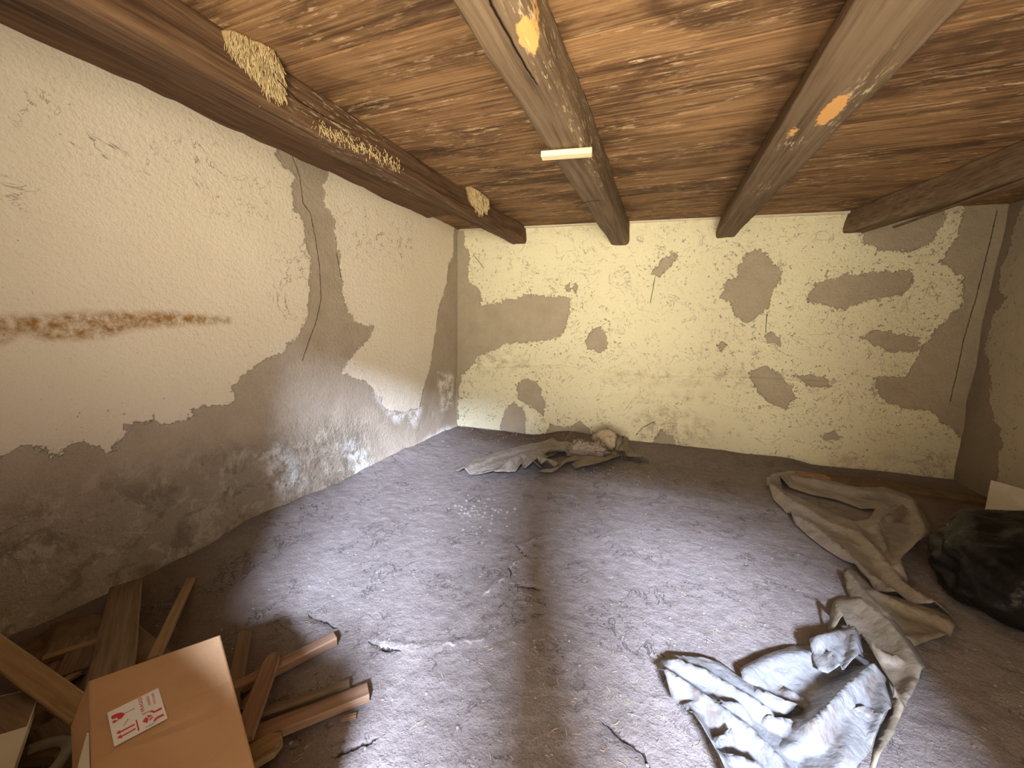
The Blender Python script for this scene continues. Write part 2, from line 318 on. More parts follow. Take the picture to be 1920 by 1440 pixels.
def wall_left():
    u = np.arange(FW, 4.46, .010); v = np.arange(-.25, 2.53, .010); nu, nv = len(u), len(v); U, V = np.meshgrid(u, v); U = U.ravel(); V = V.ravel(); P = np.stack([U, V], 1)
    mask = np.maximum(sdf(P, WL1), sdf(P, WL2))
    rough = sstep(.95-V, 0, .6)*fbm(U, V, 4, 5, 3)*sstep(fbm(U, V, 1.5, 2, 9), .35, .6)
    disp = .03*(fbm(U, V, .8, 3, 5)-.5)+.006*(fbm(U, V, 5, 4, 6)-.5)+.0045*sstep(mask, -.01, .01)+.035*(rough-.25*sstep(.95-V, 0, .6))
    X = XL+disp+.07*sstep(.35-V, 0, .5)**2
    stain = np.zeros(len(P))
    for pl in [[(-60, 590), (0, 592), (100, 590), (140, 585), (260, 585), (330, 585), (430, 597), (430, 605), (330, 610), (250, 618), (180, 635), (90, 638), (40, 625), (-60, 632)], [(-60, 615), (0, 617), (38, 622), (30, 632), (0, 645), (-60, 655)]]:
        stain = np.maximum(stain, soft(P, [atl(*p) for p in pl], .035))
    web = np.zeros(len(P))
    for pl in [[(0, 100), (60, 100), (230, 250), (310, 290), (300, 330), (170, 320), (0, 200)], [(320, 220), (400, 260), (460, 410), (420, 420), (330, 300)], [(630, 380), (770, 400), (770, 500), (660, 480)], [(0, 340), (60, 350), (60, 390), (0, 390)], [(440, 330), (500, 340), (500, 410), (440, 400)], [(500, 480), (590, 420), (590, 620), (520, 600)]]:
        web = np.maximum(web, soft(P, [atl(*p) for p in pl], .15))
    salt = np.zeros(len(P))
    for pl in [[(440, 858), (478, 845), (520, 835), (560, 870), (570, 905), (530, 925), (500, 905), (495, 870)], [(640, 820), (690, 830), (700, 880), (660, 890), (645, 850)], [(700, 740), (790, 760), (780, 800), (740, 790)], [(740, 860), (830, 800), (850, 800), (750, 880)], [(820, 700), (850, 700), (850, 760), (825, 770)]]:
        salt = np.maximum(salt, soft(P, [atl(*p) for p in pl], .08))
    pale = sstep(.75-V, 0, .35)*sstep(3.1-U, 0, .8)
    crack, ckm = signed_line(P, [[atl(*p) for p in l] for l in [[(545, 285), (562, 330), (568, 380), (582, 400), (590, 440), (600, 500), (603, 560), (595, 600), (580, 640), (570, 670)], [(632, 480), (640, 520)]]])
    struct(grid_mesh('wall_left', np.stack([X, U, V], 1), nu, nv, 'wall_l', dict(mask=mask, stain=stain, web=web, salt=salt, pale=pale, crack=crack, ckm=ckm, dirt=np.zeros(len(P))), flip=False))
wall_left()
GB = [
 [(850, 420), (868, 432), (871, 445), (880, 480), (878, 530), (900, 545), (903, 575), (950, 562), (1000, 553), (1068, 558), (1070, 580), (1062, 610), (1045, 635), (1000, 640), (950, 645), (930, 655), (895, 668), (880, 690), (866, 700), (862, 780), (855, 805), (840, 805)],
 [(1105, 625), (1118, 613), (1135, 620), (1141, 645), (1125, 662), (1102, 652), (1097, 640)],
 [(1395, 475), (1425, 468), (1463, 510), (1450, 545), (1440, 580), (1400, 606), (1378, 592), (1372, 570), (1352, 556), (1360, 530), (1380, 515)],
 [(1505, 570), (1530, 532), (1590, 514), (1650, 510), (1706, 506), (1714, 527), (1690, 550), (1650, 557), (1600, 572), (1578, 584), (1548, 570)],
 [(1609, 632), (1640, 623), (1720, 629), (1722, 655), (1695, 662), (1640, 650)],
 [(1224, 513), (1243, 485), (1270, 477), (1258, 500), (1236, 518)],
 [(1404, 700), (1430, 686), (1455, 698), (1486, 725), (1490, 745), (1472, 766), (1440, 752), (1420, 735)],
 [(1489, 707), (1522, 702), (1560, 710), (1555, 724), (1520, 724)],
 [(1430, 630), (1445, 624), (1463, 634), (1460, 646), (1440, 641)],
 [(1342, 650), (1355, 638), (1368, 650), (1355, 660)],
 [(970, 718), (990, 708), (1012, 724), (1022, 745), (1020, 777), (1000, 762), (975, 747)],
 [(944, 802), (948, 770), (965, 753), (987, 770), (987, 815), (946, 815)],
 [(1022, 818), (1035, 793), (1060, 800), (1090, 788), (1107, 803), (1112, 818)],
 [(1614, 436), (1640, 410), (1700, 390), (1775, 380), (1765, 415), (1757, 445), (1722, 467), (1690, 472), (1650, 467), (1622, 456)],
 [(1815, 370), (1803, 410), (1795, 450), (1765, 492), (1778, 500), (1803, 520), (1809, 545), (1797, 575), (1780, 600), (1750, 625), (1730, 650), (1715, 680), (1700, 705), (1645, 708), (1641, 725), (1660, 752), (1690, 764), (1740, 767), (1757, 790), (1788, 803), (1798, 850), (1800, 900), (1900, 900), (1990, 370)],
 [(1060, 536), (1068, 532), (1071, 545), (1063, 547)], [(1072, 533), (1084, 533), (1080, 546), (1072, 545)],
 [(1535, 812), (1560, 808), (1568, 820), (1545, 826)], [(1222, 832), (1240, 806), (1258, 815), (1268, 835), (1245, 850)],
]
def wall_back():
    u = np.arange(-2.56, 2.86, .010); v = np.arange(-.25, 2.53, .010); nu, nv = len(u), len(v); U, V = np.meshgrid(u, v); U = U.ravel(); V = V.ravel(); P = np.stack([U, V], 1)
    g = np.full(len(P), -9.0)
    for pl in GB: g = np.maximum(g, sdf(P, [atb(*p) for p in pl]))
    mask = -g
    fold = np.zeros(len(P))
    for ln, w_, h_ in [([(900, 690), (1050, 685), (1200, 705), (1400, 708), (1560, 715)], .09, .035), ([(1100, 745), (1200, 735), (1300, 745), (1400, 770)], .06, .015), ([(1180, 800), (1250, 790), (1330, 800)], .08, .012)]:
        d, s = seg_dist(P, [atb(*p) for p in ln], False); fold -= h_*np.exp(-(d/w_)**2)*(.35+fbm(U, V, 3, 3, 12))*np.where(s > 0, 1, .5)
    disp = .05*(fbm(U, V, .9, 3, 25)-.5)+.022*(fbm(U, V, 4, 4, 26)-.5)+.005*sstep(mask, -.01, .01)+.05*sstep(.85-V, 0, .35)+fold+.03*sstep(.2-V, 0, .3)
    x = U; y = yb(U)-disp
    dirt = np.zeros(len(P))
    for pl in [[(1190, 780), (1230, 760), (1290, 770), (1340, 800), (1320, 840), (1200, 845)], [(1130, 700), (1250, 695), (1430, 700), (1430, 716), (1250, 722), (1130, 710)], [(870, 660), (960, 655), (1000, 690), (900, 700)], [(1180, 740), (1330, 738), (1330, 752), (1180, 752)], [(1540, 850), (1640, 850), (1790, 850), (1790, 900), (1560, 890)], [(1010, 740), (1022, 745), (1025, 775), (1012, 770)]]:
        dirt = np.maximum(dirt, .75*soft(P, [atb(*p) for p in pl], .12))
    dirt = np.maximum(dirt, .35*sstep(V, 2.35, 2.5))
    crack, ckm = signed_line(P, [[atb(*p) for p in l] for l in [[(1195, 812), (1205, 800), (1225, 790)], [(1868, 400), (1850, 480), (1830, 560), (1806, 640), (1794, 700), (1783, 750)], [(1220, 565), (1228, 522)], [(1437, 590), (1435, 620)], [(890, 480), (905, 500)]]])
    web = .8*np.ones(len(P)); salt = np.ones(len(P))*.0; z0 = np.zeros(len(P))
    struct(grid_mesh('wall_back', np.stack([x, y, V], 1), nu, nv, 'wall_b', dict(mask=mask, stain=z0, web=web, salt=salt, pale=z0, crack=crack, ckm=ckm, dirt=dirt), flip=False))
wall_back()
def wall_right():
    u = np.arange(FW, 4.92, .02); v = np.arange(-.25, 2.53, .02); nu, nv = len(u), len(v); U, V = np.meshgrid(u, v); U = U.ravel(); V = V.ravel(); P = np.stack([U, V], 1)
    e = [atr(*p) for p in [(1925, 370), (1912, 400), (1893, 440), (1888, 480), (1873, 510), (1874, 545), (1886, 560), (1866, 582), (1852, 625), (1846, 660), (1852, 700), (1858, 760), (1866, 790), (1882, 830), (1872, 860), (1872, 930)]]
    poly = [(e[0][0], 2.8)]+e+[(-1, e[-1][1]-.2), (-1, 2.8)]
    mask = sdf(P, poly)
    disp = .05*(fbm(U, V, .9, 3, 45)-.5)+.02*(fbm(U, V, 4, 4, 46)-.5)
    z0 = np.zeros(len(P))
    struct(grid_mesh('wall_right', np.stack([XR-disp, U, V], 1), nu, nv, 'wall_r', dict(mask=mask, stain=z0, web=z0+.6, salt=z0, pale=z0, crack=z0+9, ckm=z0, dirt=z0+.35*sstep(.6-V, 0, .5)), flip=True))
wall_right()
def wall_front():
    bm = bmesh.new(); y0, y1 = FW-.28, FW
    def blk(x0, x1, z0, z1): box_bm(bm, (x1-x0, y1-y0, z1-z0), Matrix.Translation(((x0+x1)/2, (y0+y1)/2, (z0+z1)/2)))
    (a, b, t1, _), (c, d, t2, _) = OPEN
    blk(-2.75, a, -.25, 2.7); blk(b, c, -.25, 2.7); blk(d, 2.95, -.25, 2.7); blk(a, b, t1, 2.7); blk(c, d, t2, 2.7)
    o = struct(bmo('wall_front', bm, 'wall_r'))
wall_front()
bm = bmesh.new(); box_bm(bm, (.3, 8.5, 3.2), Matrix.Translation((-.80, -5.0, 1.35))); struct(bmo('wall_light_block', bm, 'wall_r'))  # unseen wall added outside to keep light off the right side of the room
# thickness behind the visible wall faces, so that no light leaks round them
bm = bmesh.new()
box_bm(bm, (.25, 5.9, 3.0), Matrix.Translation((XL-.20, 2.2, 1.2))); struct(bmo('wall_left_core', bm, 'wall_r'))
bm = bmesh.new()
box_bm(bm, (.25, 6.2, 3.0), Matrix.Translation((XR+.20, 2.4, 1.2))); struct(bmo('wall_right_core', bm, 'wall_r'))
bm = bmesh.new()
box_bm(bm, (6.0, .25, 3.0), Matrix.Translation((.1, yb(.1)+.22, 1.2)) @ Matrix.Rotation(math.atan(.0875), 4, 'Z')); struct(bmo('wall_back_core', bm, 'wall_r'))

# ------------------------------------------------------------------ floor
def floor_h(x, y):
    h = .035*(fbm(x, y, .9, 3, 61)-.5)+.012*(fbm(x, y, 4, 4, 62)-.5)
    d = yb(x)-y
    hx, hy = np.array(HUMP[0]), np.array(HUMP[1])
    h = h+.13*np.exp(-((x-hx)/.38)**2-((y-hy)/.22)**2)
    h = h+.05*np.exp(-(d/.35)**2)*sstep(np.asarray(x, float), -2.5, -2.0)*sstep(fbm(x, y, 1.1, 2, 64), .25, .6)
    h = h+(.05+.06*(fbm(x, y, 2.5, 3, 71)-.4))*np.exp(-((x-XL)/.25)**2)
    # low ledge of trodden earth in front of the back heap
    h = h+.02*sstep(np.asarray(y, float), 3.15, 3.35)*sstep(np.asarray(x, float), -.95, -.6)
    return h
_h = at(1065, 815, 2, .12); HUMP = (_h[0], yb(_h[0])-.12)
def floorz(x, y): return float(floor_h(np.array([x]), np.array([y]))[0])
def make_floor():
    u = np.arange(-2.6, 2.86, .012); v = np.arange(-.7, 5.0, .012); nu, nv = len(u), len(v); U, V = np.meshgrid(u, v); U = U.ravel(); V = V.ravel(); P = np.stack([U, V], 1)
    f2 = lambda l: [tuple(at(*p)[:2]) for p in l]
    chalk, chm = signed_line(P, [f2(l) for l in [[(1020, 1008), (1000, 1015), (973, 1026)], [(985, 1050), (960, 1062), (945, 1085), (913, 1112)], [(700, 1200), (725, 1213), (790, 1212), (900, 1203)]]])
    crack, ckm = signed_line(P, [f2(l) for l in [[(585, 1152), (612, 1165), (625, 1172)], [(1140, 1362), (1165, 1385), (1200, 1408), (1215, 1430), (1230, 1450)], [(970, 1028), (985, 1040)], [(955, 1070), (958, 1078)], [(640, 1412), (668, 1400), (690, 1392)], [(975, 1098), (1010, 1104)], [(700, 1205), (722, 1212), (740, 1218)]]])
    ledge = np.where(chm > 0, np.abs(chalk), 9)
    H = floor_h(U, V)+.006*np.exp(-(ledge/.03)**2)-.010*np.exp(-(crack/.012)**2)*ckm+.0035*(fbm(U, V, 30, 3, 66)-.5)+.004*(fbm(U, V, 13, 3, 69, True)-.5)
    hole = at(724, 1213); H -= .03*np.exp(-(((U-hole[0])/.022)**2+((V-hole[1])/.014)**2))
    dark = np.zeros(len(P))  # browner earth, with part of the shade round the pile painted in
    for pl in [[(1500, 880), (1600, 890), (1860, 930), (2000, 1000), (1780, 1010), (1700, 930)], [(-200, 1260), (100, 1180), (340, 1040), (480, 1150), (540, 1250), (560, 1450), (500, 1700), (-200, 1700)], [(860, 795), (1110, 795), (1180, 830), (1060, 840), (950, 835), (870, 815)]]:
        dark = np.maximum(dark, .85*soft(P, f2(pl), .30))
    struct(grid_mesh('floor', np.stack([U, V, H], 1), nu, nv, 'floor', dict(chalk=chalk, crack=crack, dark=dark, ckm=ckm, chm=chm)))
make_floor()

# ------------------------------------------------------------------ ceiling boards
def make_ceiling():
    bm = bmesh.new(); box_bm(bm, (5.9, 6.0, .10), Matrix.Translation((.1, 2.2, ZC+.085))); c = struct(bmo('ceiling', bm, 'beam_dark'))
    y = FW; k = 0; rs = random.Random(4); protos = {}
    while y < 5.0:
        wd = rs.choice([.19, .22, .25, .21])
        nx = 42; z0 = ZC+rs.uniform(-.0015, .002); tl = rs.uniform(-.002, .002)
        vs = []; fs = []
        for i in range(nx+1):
            x = -2.62+5.5*i/nx; e0 = .0035*(vnoise(np.array([x*3]), np.array([k*7.1]))[0]-.5); e1 = .0035*(vnoise(np.array([x*3]), np.array([k*7.1+3]))[0]-.5)
            vs += [(x, y+.001+e0, z0+.002-tl), (x, y+.006, z0-tl), (x, y+wd-.006, z0+tl), (x, y+wd-.001+e1, z0+.002+tl), (x, y+wd-.001, ZC+.036), (x, y+.001, ZC+.036)]
            if i:
                a = 6*(i-1); b = 6*i
                for q in range(6): fs.append((a+q, a+(q+1) % 6, b+(q+1) % 6, b+q))
        o = pyd('plank', vs, fs, 'ceil', c); y += wd; k += 1
make_ceiling()

# ------------------------------------------------------------------ beams
def beam(label, sec, mat, bare=(), pale=(), name='ceiling_beam', seed=0):
    """sec: list of (y, x_left_bottom, x_right_bottom, x_left_top, x_right_top, z_bottom)"""
    ys = np.arange(FW-.02, 4.9, .03); sec = sorted(sec); Y = [s[0] for s in sec]
    I = lambda k, y: np.interp(y, Y, [s[k] for s in sec])
    vs = []; fs = []; prof = [(0, .5), (0, .78), (.035, .93), (.12, 1), (.35, 1), (.6, 1), (.85, 1), (.96, .94), (1, .8), (1, .5), (1, .2), (1, 0), (0, 0), (0, .2)]
    last = None; rows = 0
    for y in ys:
        lb, rb, lt, rt, zb = [float(I(k, y)) for k in range(1, 6)]
        if y > yb((lb+rb)/2)+.04: break
        for q, (a, b) in enumerate(prof):
            l = lt+(lb-lt)*b; r = rt+(rb-rt)*b; x = l+(r-l)*a; z = ZC+(zb-ZC)*b
            dx = .007*(vnoise(np.array([y*3.1]), np.array([q*.9+seed*13]), seed)[0]-.5)*2+.003*(vnoise(np.array([y*14]), np.array([q*1.7]), seed+5)[0]-.5)*2
            dz = .006*(vnoise(np.array([y*3.7]), np.array([q*1.3+seed*7]), seed+9)[0]-.5)*2 if b > 0.3 else 0
            vs.append((x+dx, y, z+dz))
        if rows:
            n = len(prof); a0 = (rows-1)*n; b0 = rows*n
            for q in range(n): fs.append((a0+q, b0+q, b0+(q+1) % n, a0+(q+1) % n))
        rows += 1
    n = len(prof); fs.append(tuple(range(n))); fs.append(tuple(reversed(range((rows-1)*n, rows*n))))
    o = pyd(name, vs, fs, mat, None, True)
    md = o.modifiers.new('sub', 'SUBSURF'); md.levels = 2; md.render_levels = 2; md.subdivision_type = 'SIMPLE'
    V = np.array(vs); B = np.full(len(V), -1.0); A = np.zeros(len(V))
    # evaluate on a denser mesh: apply the subdivision first
    dg = bpy.context.evaluated_depsgraph_get(); me = bpy.data.meshes.new_from_object(o.evaluated_get(dg)); o.modifiers.clear(); o.data = me
    V = np.empty(len(me.vertices)*3, np.float32); me.vertices.foreach_get('co', V); V = V.reshape(-1, 3).astype(float)
    B = np.full(len(V), -1.0); A = np.zeros(len(V))
    for (px, py, z, rx, ry) in bare:
        c = at(px, py, 2, z); B = np.maximum(B, min(rx, ry)*(1-np.sqrt(((V[:, 0]-c[0])/rx)**2+((V[:, 1]-c[1])/ry)**2+((V[:, 2]-c[2])/.12)**2)))
    for (px, py, z, rx, ry) in pale:
        c = at(px, py, 2, z); A = np.maximum(A, np.clip(1.4-np.sqrt(((V[:, 0]-c[0])/rx)**2+((V[:, 1]-c[1])/ry)**2), 0, 1))
    for k, v in (('bare', B), ('pale', A)):
        a_ = me.attributes.new(k, 'FLOAT', 'POINT'); a_.data.foreach_set('value', v.astype(np.float32))
    return thing(o, label, 'beam')
B1 = beam('dark brown ceiling beam along the left wall carrying a straw nest', [(-.5, -1.86, -1.69, -1.86, -1.75, 2.30), (1, -1.84, -1.67, -1.84, -1.72, 2.30), (3, -1.80, -1.63, -1.80, -1.69, 2.31), (4.6, -1.77, -1.57, -1.77, -1.60, 2.32)], 'beam_dark', pale=[(650, 262, 2.36, .08, .30), (740, 320, 2.40, .06, .25)], seed=1)
B2 = beam('brown ceiling beam with a long split and small pine block nailed under it', [(-.5, -.65, -.45, -.64, -.48, 2.27), (1.1, -.635, -.435, -.635, -.475, 2.27), (2.5, -.63, -.43, -.63, -.45, 2.27), (4.7, -.625, -.425, -.625, -.44, 2.27)], 'beam', bare=[(990, 52, 2.30, .028, .075)], pale=[(1015, 20, 2.4, .04, .35), (1100, 230, 2.4, .03, .5)], seed=2)
B3 = beam('thick greyish ceiling beam second from the right with an orange torn spot', [(-.5, .40, .76, .50, .74, 2.28), (1.5, .40, .71, .50, .69, 2.28), (3, .40, .65, .47, .63, 2.29), (4.7, .42, .61, .45, .60, 2.31)], 'beam', bare=[(1560, 205, 2.29, .035, .14), (1490, 215, 2.36, .02, .06)], pale=[(1490, 220, 2.4, .05, .12), (1430, 320, 2.4, .05, .15), (1600, 180, 2.30, .05, .25)], seed=3)
B4 = beam('dark crooked ceiling beam at far right near the right wall', [(-.5, 2.15, 2.40, 2.1, 2.35, 2.30), (2, 2.05, 2.27, 2.0, 2.22, 2.30), (3.3, 1.84, 2.04, 1.85, 2.03, 2.30), (3.88, 1.74, 1.93, 1.76, 1.92, 2.30), (4.26, 1.62, 1.83, 1.63, 1.81, 2.31), (4.8, 1.49, 1.71, 1.53, 1.7, 2.315)], 'beam', seed=4)

def wall_plate():
    ys = np.arange(FW, 3.75, .05); vs = []; fs = []
    for i, y in enumerate(ys):
        e = .02*(vnoise(np.array([y*3]), np.array([2.0]))[0]-.5)+.012*(vnoise(np.array([y*12]), np.array([5.0]))[0]-.5); z = ZC-.030+.008*(vnoise(np.array([y*2]), np.array([9.0]))[0]-.5)
        vs += [(-2.47, y, z-.004+e), (-2.25, y, z+.006+e*.4), (-2.0, y, z+.004), (-1.83, y, z+e*.3), (-1.83, y, ZC-.001), (-2.47, y, ZC-.001)]
        if i:
            a = 6*(i-1); b = 6*i
            for q in range(6): fs.append((a+q, b+q, b+(q+1) % 6, a+(q+1) % 6))
    fs.append(tuple(range(6))); n = 6*(len(ys)-1); fs.append(tuple(n+q for q in range(5, -1, -1)))
    thing(pyd('wall_plate', vs, fs, 'plate'), 'flat dark board filling the gap between the leftmost beam and the left wall', 'board')
wall_plate()
# split in the second beam: a dark sliver laid on it, the gap's shade put into its colour
def ribbon(name, pts, wds, mat, parent=None, thick=.003):
    vs = []; fs = []
    for i, (p, w_) in enumerate(zip(pts, wds)):
        p = Vector(p); vs += [p+Vector((-w_, 0, 0)), p+Vector((w_, 0, 0)), p+Vector((w_*.3, 0, thick)), p+Vector((-w_*.3, 0, thick))]
        if i:
            a = 4*(i-1); b = 4*i
            for q in range(4): fs.append((a+q, a+(q+1) % 4, b+(q+1) % 4, b+q))
    fs.append((0, 1, 2, 3)); fs.append(tuple(4*(len(pts)-1)+q for q in (3, 2, 1, 0)))
    return pyd(name, vs, fs, mat, parent)
m_, g_ = new_mat('split_shadow'); g_.out((.02, .012, .008), .95, None, .05); M['split'] = m_
def crack_on(parent, pxs, z, w0):
    P = [at(px, py, 2, z) for px, py in pxs]; pts = []
    for i in range(len(P)-1):
        for k in range(6): pts.append(P[i]+(P[i+1]-P[i])*k/6+np.array([random.uniform(-.0015, .0015), 0, 0]))
    pts.append(P[-1]); n = len(pts); wd = [w0*min(1, (n-1-i)/6+.12) for i in range(n)]
    ribbon('split', pts, wd, 'split', parent)
crack_on(B2, [(905, -40), (922, 10), (950, 60), (985, 125), (1008, 160)], 2.265, .0035)
crack_on(B2, [(1080, 388), (1102, 378), (1125, 376)], 2.2655, .0015)
crack_on(B1, [(520, 150), (560, 190), (610, 220), (660, 245)], 2.298, .002)

# lime bedding strip where ceiling meets the back wall
def strip(name, x0, x1, z, h, mat):
    vs = []; fs = []; n = 60
    for i in range(n+1):
        x = x0+(x1-x0)*i/n; j = .006*(vnoise(np.array([x*9]), np.array([1.0]), 3)[0]-.5); y = yb(x)-.035
        vs += [(x, y-j, z-h/2+j), (x, y-j, z+h/2), (x, y+.05, z+h/2), (x, y+.05, z-h/2+j)]
        if i:
            a = 4*(i-1); b = 4*i
            for q in range(4): fs.append((a+q, a+(q+1) % 4, b+(q+1) % 4, b+q))
    fs.append((0, 1, 2, 3)); fs.append((4*n+3, 4*n+2, 4*n+1, 4*n))
    return struct(pyd(name, vs, fs, mat))
strip('trim_1', -2.42, 1.60, ZC-.014, .018, 'lime')

# ------------------------------------------------------------------ planks
def plank(label, A, B, wd, th, mat='plank', name='board', cat='board', roll=0.0, round_end=False, group=None, bow=0.0, parts=None):
    """A,B: 3D ends of the top centre line"""
    A = Vector(A); B = Vector(B); d = B-A; L = d.length; X = d.normalized(); Yv = Vector((0, 0, 1)).cross(X).normalized(); Z = X.cross(Yv)
    R = Matrix((X, Yv, Z)).transposed().to_4x4() @ Matrix.Rotation(roll, 4, 'X')
    bm = bmesh.new(); n = 10; rings = []
    s = random.random()*50
    for i in range(n+1):
        t = i/n; x = t*L; k = 1.0
        if round_end and t > .93: k = .72
        e = .03*wd*(vnoise(np.array([x*9+s]), np.array([s]))[0]-.5)
        z = -bow*math.sin(math.pi*t); c = min(.004, th*.2)
        sec = [(-wd/2*k+e, -th+z), (wd/2*k+e, -th+z), (wd/2*k+e, -c+z), (wd/2*k-c+e, z), (-wd/2*k+c+e, z), (-wd/2*k+e, -c+z)]
        rings.append([bm.verts.new((x, a, b)) for a, b in sec])
    for i in range(n):
        for q in range(6): bm.faces.new((rings[i][q], rings[i][(q+1) % 6], rings[i+1][(q+1) % 6], rings[i+1][q]))
    if round_end:
        tip = [bm.verts.new((L+wd*.22, v.co.y*.55, v.co.z)) for v in rings[-1]]
        for q in range(6): bm.faces.new((rings[-1][q], rings[-1][(q+1) % 6], tip[(q+1) % 6], tip[q]))
        rings.append(tip)
    bm.faces.new(rings[0]); bm.faces.new(rings[-1])
    o = bmo(name, bm, mat); o.matrix_world = Matrix.Translation(A) @ R
    return thing(o, label, cat, group)
def F(px, py, z): return at(px, py, 2, z)
# pine block under beam 2
a = F(1016, 291, 2.245); b = F(1110, 284, 2.245)
plank('small pale pine block nailed under the second ceiling beam from the left', a+np.array([0, 0, .012]), b+np.array([0, 0, .012]), .052, .028, 'fresh', 'wood_block', 'wooden block')
# lath on the wall by beam 4
a = F(1676, 424, 2.27); b = F(1930, 332, 2.29)
plank('thin dark lath running beside the crooked beam at right', a, b, .018, .016, 'grime', 'lath', 'lath')
# light chip at left edge of beam 2 (rag of bark)
# boards lying along the back wall at right
a = at(1525, 893, 2, .05); b = at(1860, 948, 2, .05)
plank('long dusty brown board lying on the earth along the back wall', (at(1545, 893, 2, .06)), (at(1850, 936, 2, .06)), .20, .03, 'grime')
plank('short light brown wood offcut at the end of the long wall board', at(1497, 888, 2, .075), at(1552, 893, 2, .075), .11, .035, 'brick', 'wood_offcut', 'offcut')

# left bottom pile
plank('thick golden brown timber slanting up at the left edge behind the white board', F(-45, 1190, .36), F(155, 1335, .25), .062, .045, 'plank_gold', 'timber', 'timber', roll=.25)
plank('wide grey brown board leaning from the box up to the left wall', F(236, 1092, .10), F(196, 1330, .24), .115, .022, 'plank', roll=.0)
plank('narrow brown stick leaning beside the wide board behind the box', F(357, 1083, .03), F(286, 1232, .17), .038, .022, 'plank_gold', 'stick', 'stick')
plank('short dark board crossing under the narrow stick behind the box', F(236, 1185, .14), F(322, 1262, .13), .085, .02, 'grime')
plank('short dusty brown board lying by the left wall between timber and wide board', F(112, 1262, .10), F(150, 1190, .09), .16, .025, 'plank')
plank('flat grey board end lying against the wall left of the wide board', F(150, 1255, .12), F(178, 1188, .11), .13, .025, 'plank')
plank('thin pale edged lath lying along the foot of the left wall', F(80, 1232, .12), F(205, 1192, .12), .03, .02, 'plank_gold', 'lath', 'lath')
plank('dark plank lying low between the thick timber and the box', F(60, 1330, .10), F(190, 1250, .06), .12, .03, 'grime')
plank('short olive brown stick standing behind the right corner of the box', F(458, 1182, .05), F(437, 1300, .05), .05, .025, 'plank')
plank('reddish square batten pointing right beyond the rounded slat', F(430, 1290, .055), F(628, 1190, .045), .045, .035, 'plank_red', 'batten', 'batten')
plank('reddish slat with a rounded end lying across the square batten', F(452, 1385, .11), F(512, 1228, .085), .06, .018, 'plank_red', 'slat', 'slat', round_end=True)
plank('thin grey lath, upper of the two parallel laths right of the box', F(440, 1352, .045), F(655, 1278, .03), .035, .02, 'plank', 'lath', 'lath')
plank('wider reddish lath, lower of the two parallel laths right of the box', F(430, 1392, .05), F(690, 1290, .035), .06, .028, 'plank_red', 'lath', 'lath')
plank('short brown slat with a rounded end at the lower right of the box', F(420, 1440, .06), F(518, 1384, .055), .07, .03, 'plank_gold', 'slat', 'slat', round_end=True)
plank('tiny reddish wood chip beside the tip of the lower lath', F(640, 1345, .015), F(668, 1338, .015), .016, .012, 'plank_red', 'wood_chip', 'wood chip')
plank('dark supporting plank lying beneath the cardboard box', (-1.75, .55, .085), (-.7, .25, .085), .16, .05, 'grime')
plank('dark board end lying under the left side of the cardboard box', (-1.60, .20, .085), (-1.25, .72, .083), .14, .05, 'grime')
plank('short reddish board end on the floor behind the box near the narrow stick', F(330, 1250, .07), F(395, 1215, .05), .07, .022, 'plank_red')
plank('broken dark board end between the wide board and the thick timber', F(165, 1300, .16), F(205, 1215, .13), .07, .02, 'plank')
plank('thin splintered lath lying low left of the wide board', F(95, 1290, .13), F(178, 1238, .10), .025, .015, 'plank_gold', 'lath', 'lath')
plank('dark brown stub poking out under the thick timber', F(95, 1350, .14), F(125, 1392, .13), .10, .03, 'plank')
plank('dusty brown board lying flat under the white painted board', F(60, 1420, .14), F(160, 1340, .11), .12, .025, 'grime')
plank('small rough stick beside the right edge of the box under the rounded slat', F(448, 1330, .03), F(500, 1265, .02), .03, .02, 'plank', 'stick', 'stick')
# grimy cloth filling the pile
def lump(name, c, r, mat, label, cat, seed, amp=.3, sub=5, squash=0, crease=.15):
    bm = bmesh.new(); bmesh.ops.create_icosphere(bm, subdivisions=sub, radius=1)
    for v in bm.verts:
        n = mnoise.fractal(v.co*1.3+Vector((seed, 0, 0)), 1, 2, 4); q = abs(mnoise.noise(v.co*3.4+Vector((0, seed, 0)))); q2 = abs(mnoise.noise(v.co*8+Vector((0, 0, seed))))
        k = 1+amp*n-crease*q*1.6-crease*.5*q2
        v.co = Vector((v.co.x*r[0]*k, v.co.y*r[1]*k, v.co.z*r[2]*k))
        if v.co.z < -r[2]*.45: v.co.z = -r[2]*.45+(v.co.z+r[2]*.45)*.1
    o = bmo(name, bm, mat, None, True); o.location = c
    return thing(o, label, cat) if label else o
lump('dirty_cloth', (-1.86, .40, .03), (.16, .12, .085), 'grime', 'dark grimy cloth bundle between the white board and the box', 'cloth', 3.1)
lump('dirty_cloth', (-2.20, .66, .03), (.20, .15, .06), 'grime', 'dark dirty cloth heaped at the foot of the left wall', 'cloth', 8.4)
# white board at the left
def quad_board(name, label, cat, corners, th, mats, nrm=None, parts=()):
    c = [Vector(p) for p in corners]; n = (c[1]-c[0]).cross(c[3]-c[0]).normalized()
    if n.z < 0: n = -n
    vs = c+[p-n*th for p in c]; fs = [(0, 1, 2, 3), (7, 6, 5, 4)]+[(i, i+4, (i+1) % 4+4, (i+1) % 4) for i in range(4)]
    return thing(pyd(name, vs, fs, mats), label, cat)
wb = quad_board('painted_board', 'white painted board with worn grey end at the lower left edge', 'board', [F(-60, 1318, .25), F(78, 1288, .25), F(22, 1452, .28), F(-90, 1500, .28)], .02, 'cream')
gp = pyd('worn_end', [tuple(F(-60, 1319, .2515)), tuple(F(77, 1289, .2515)), tuple(F(50, 1362, .266)), tuple(F(-75, 1400, .266))], [(0, 1, 2, 3)], 'plank', wb)
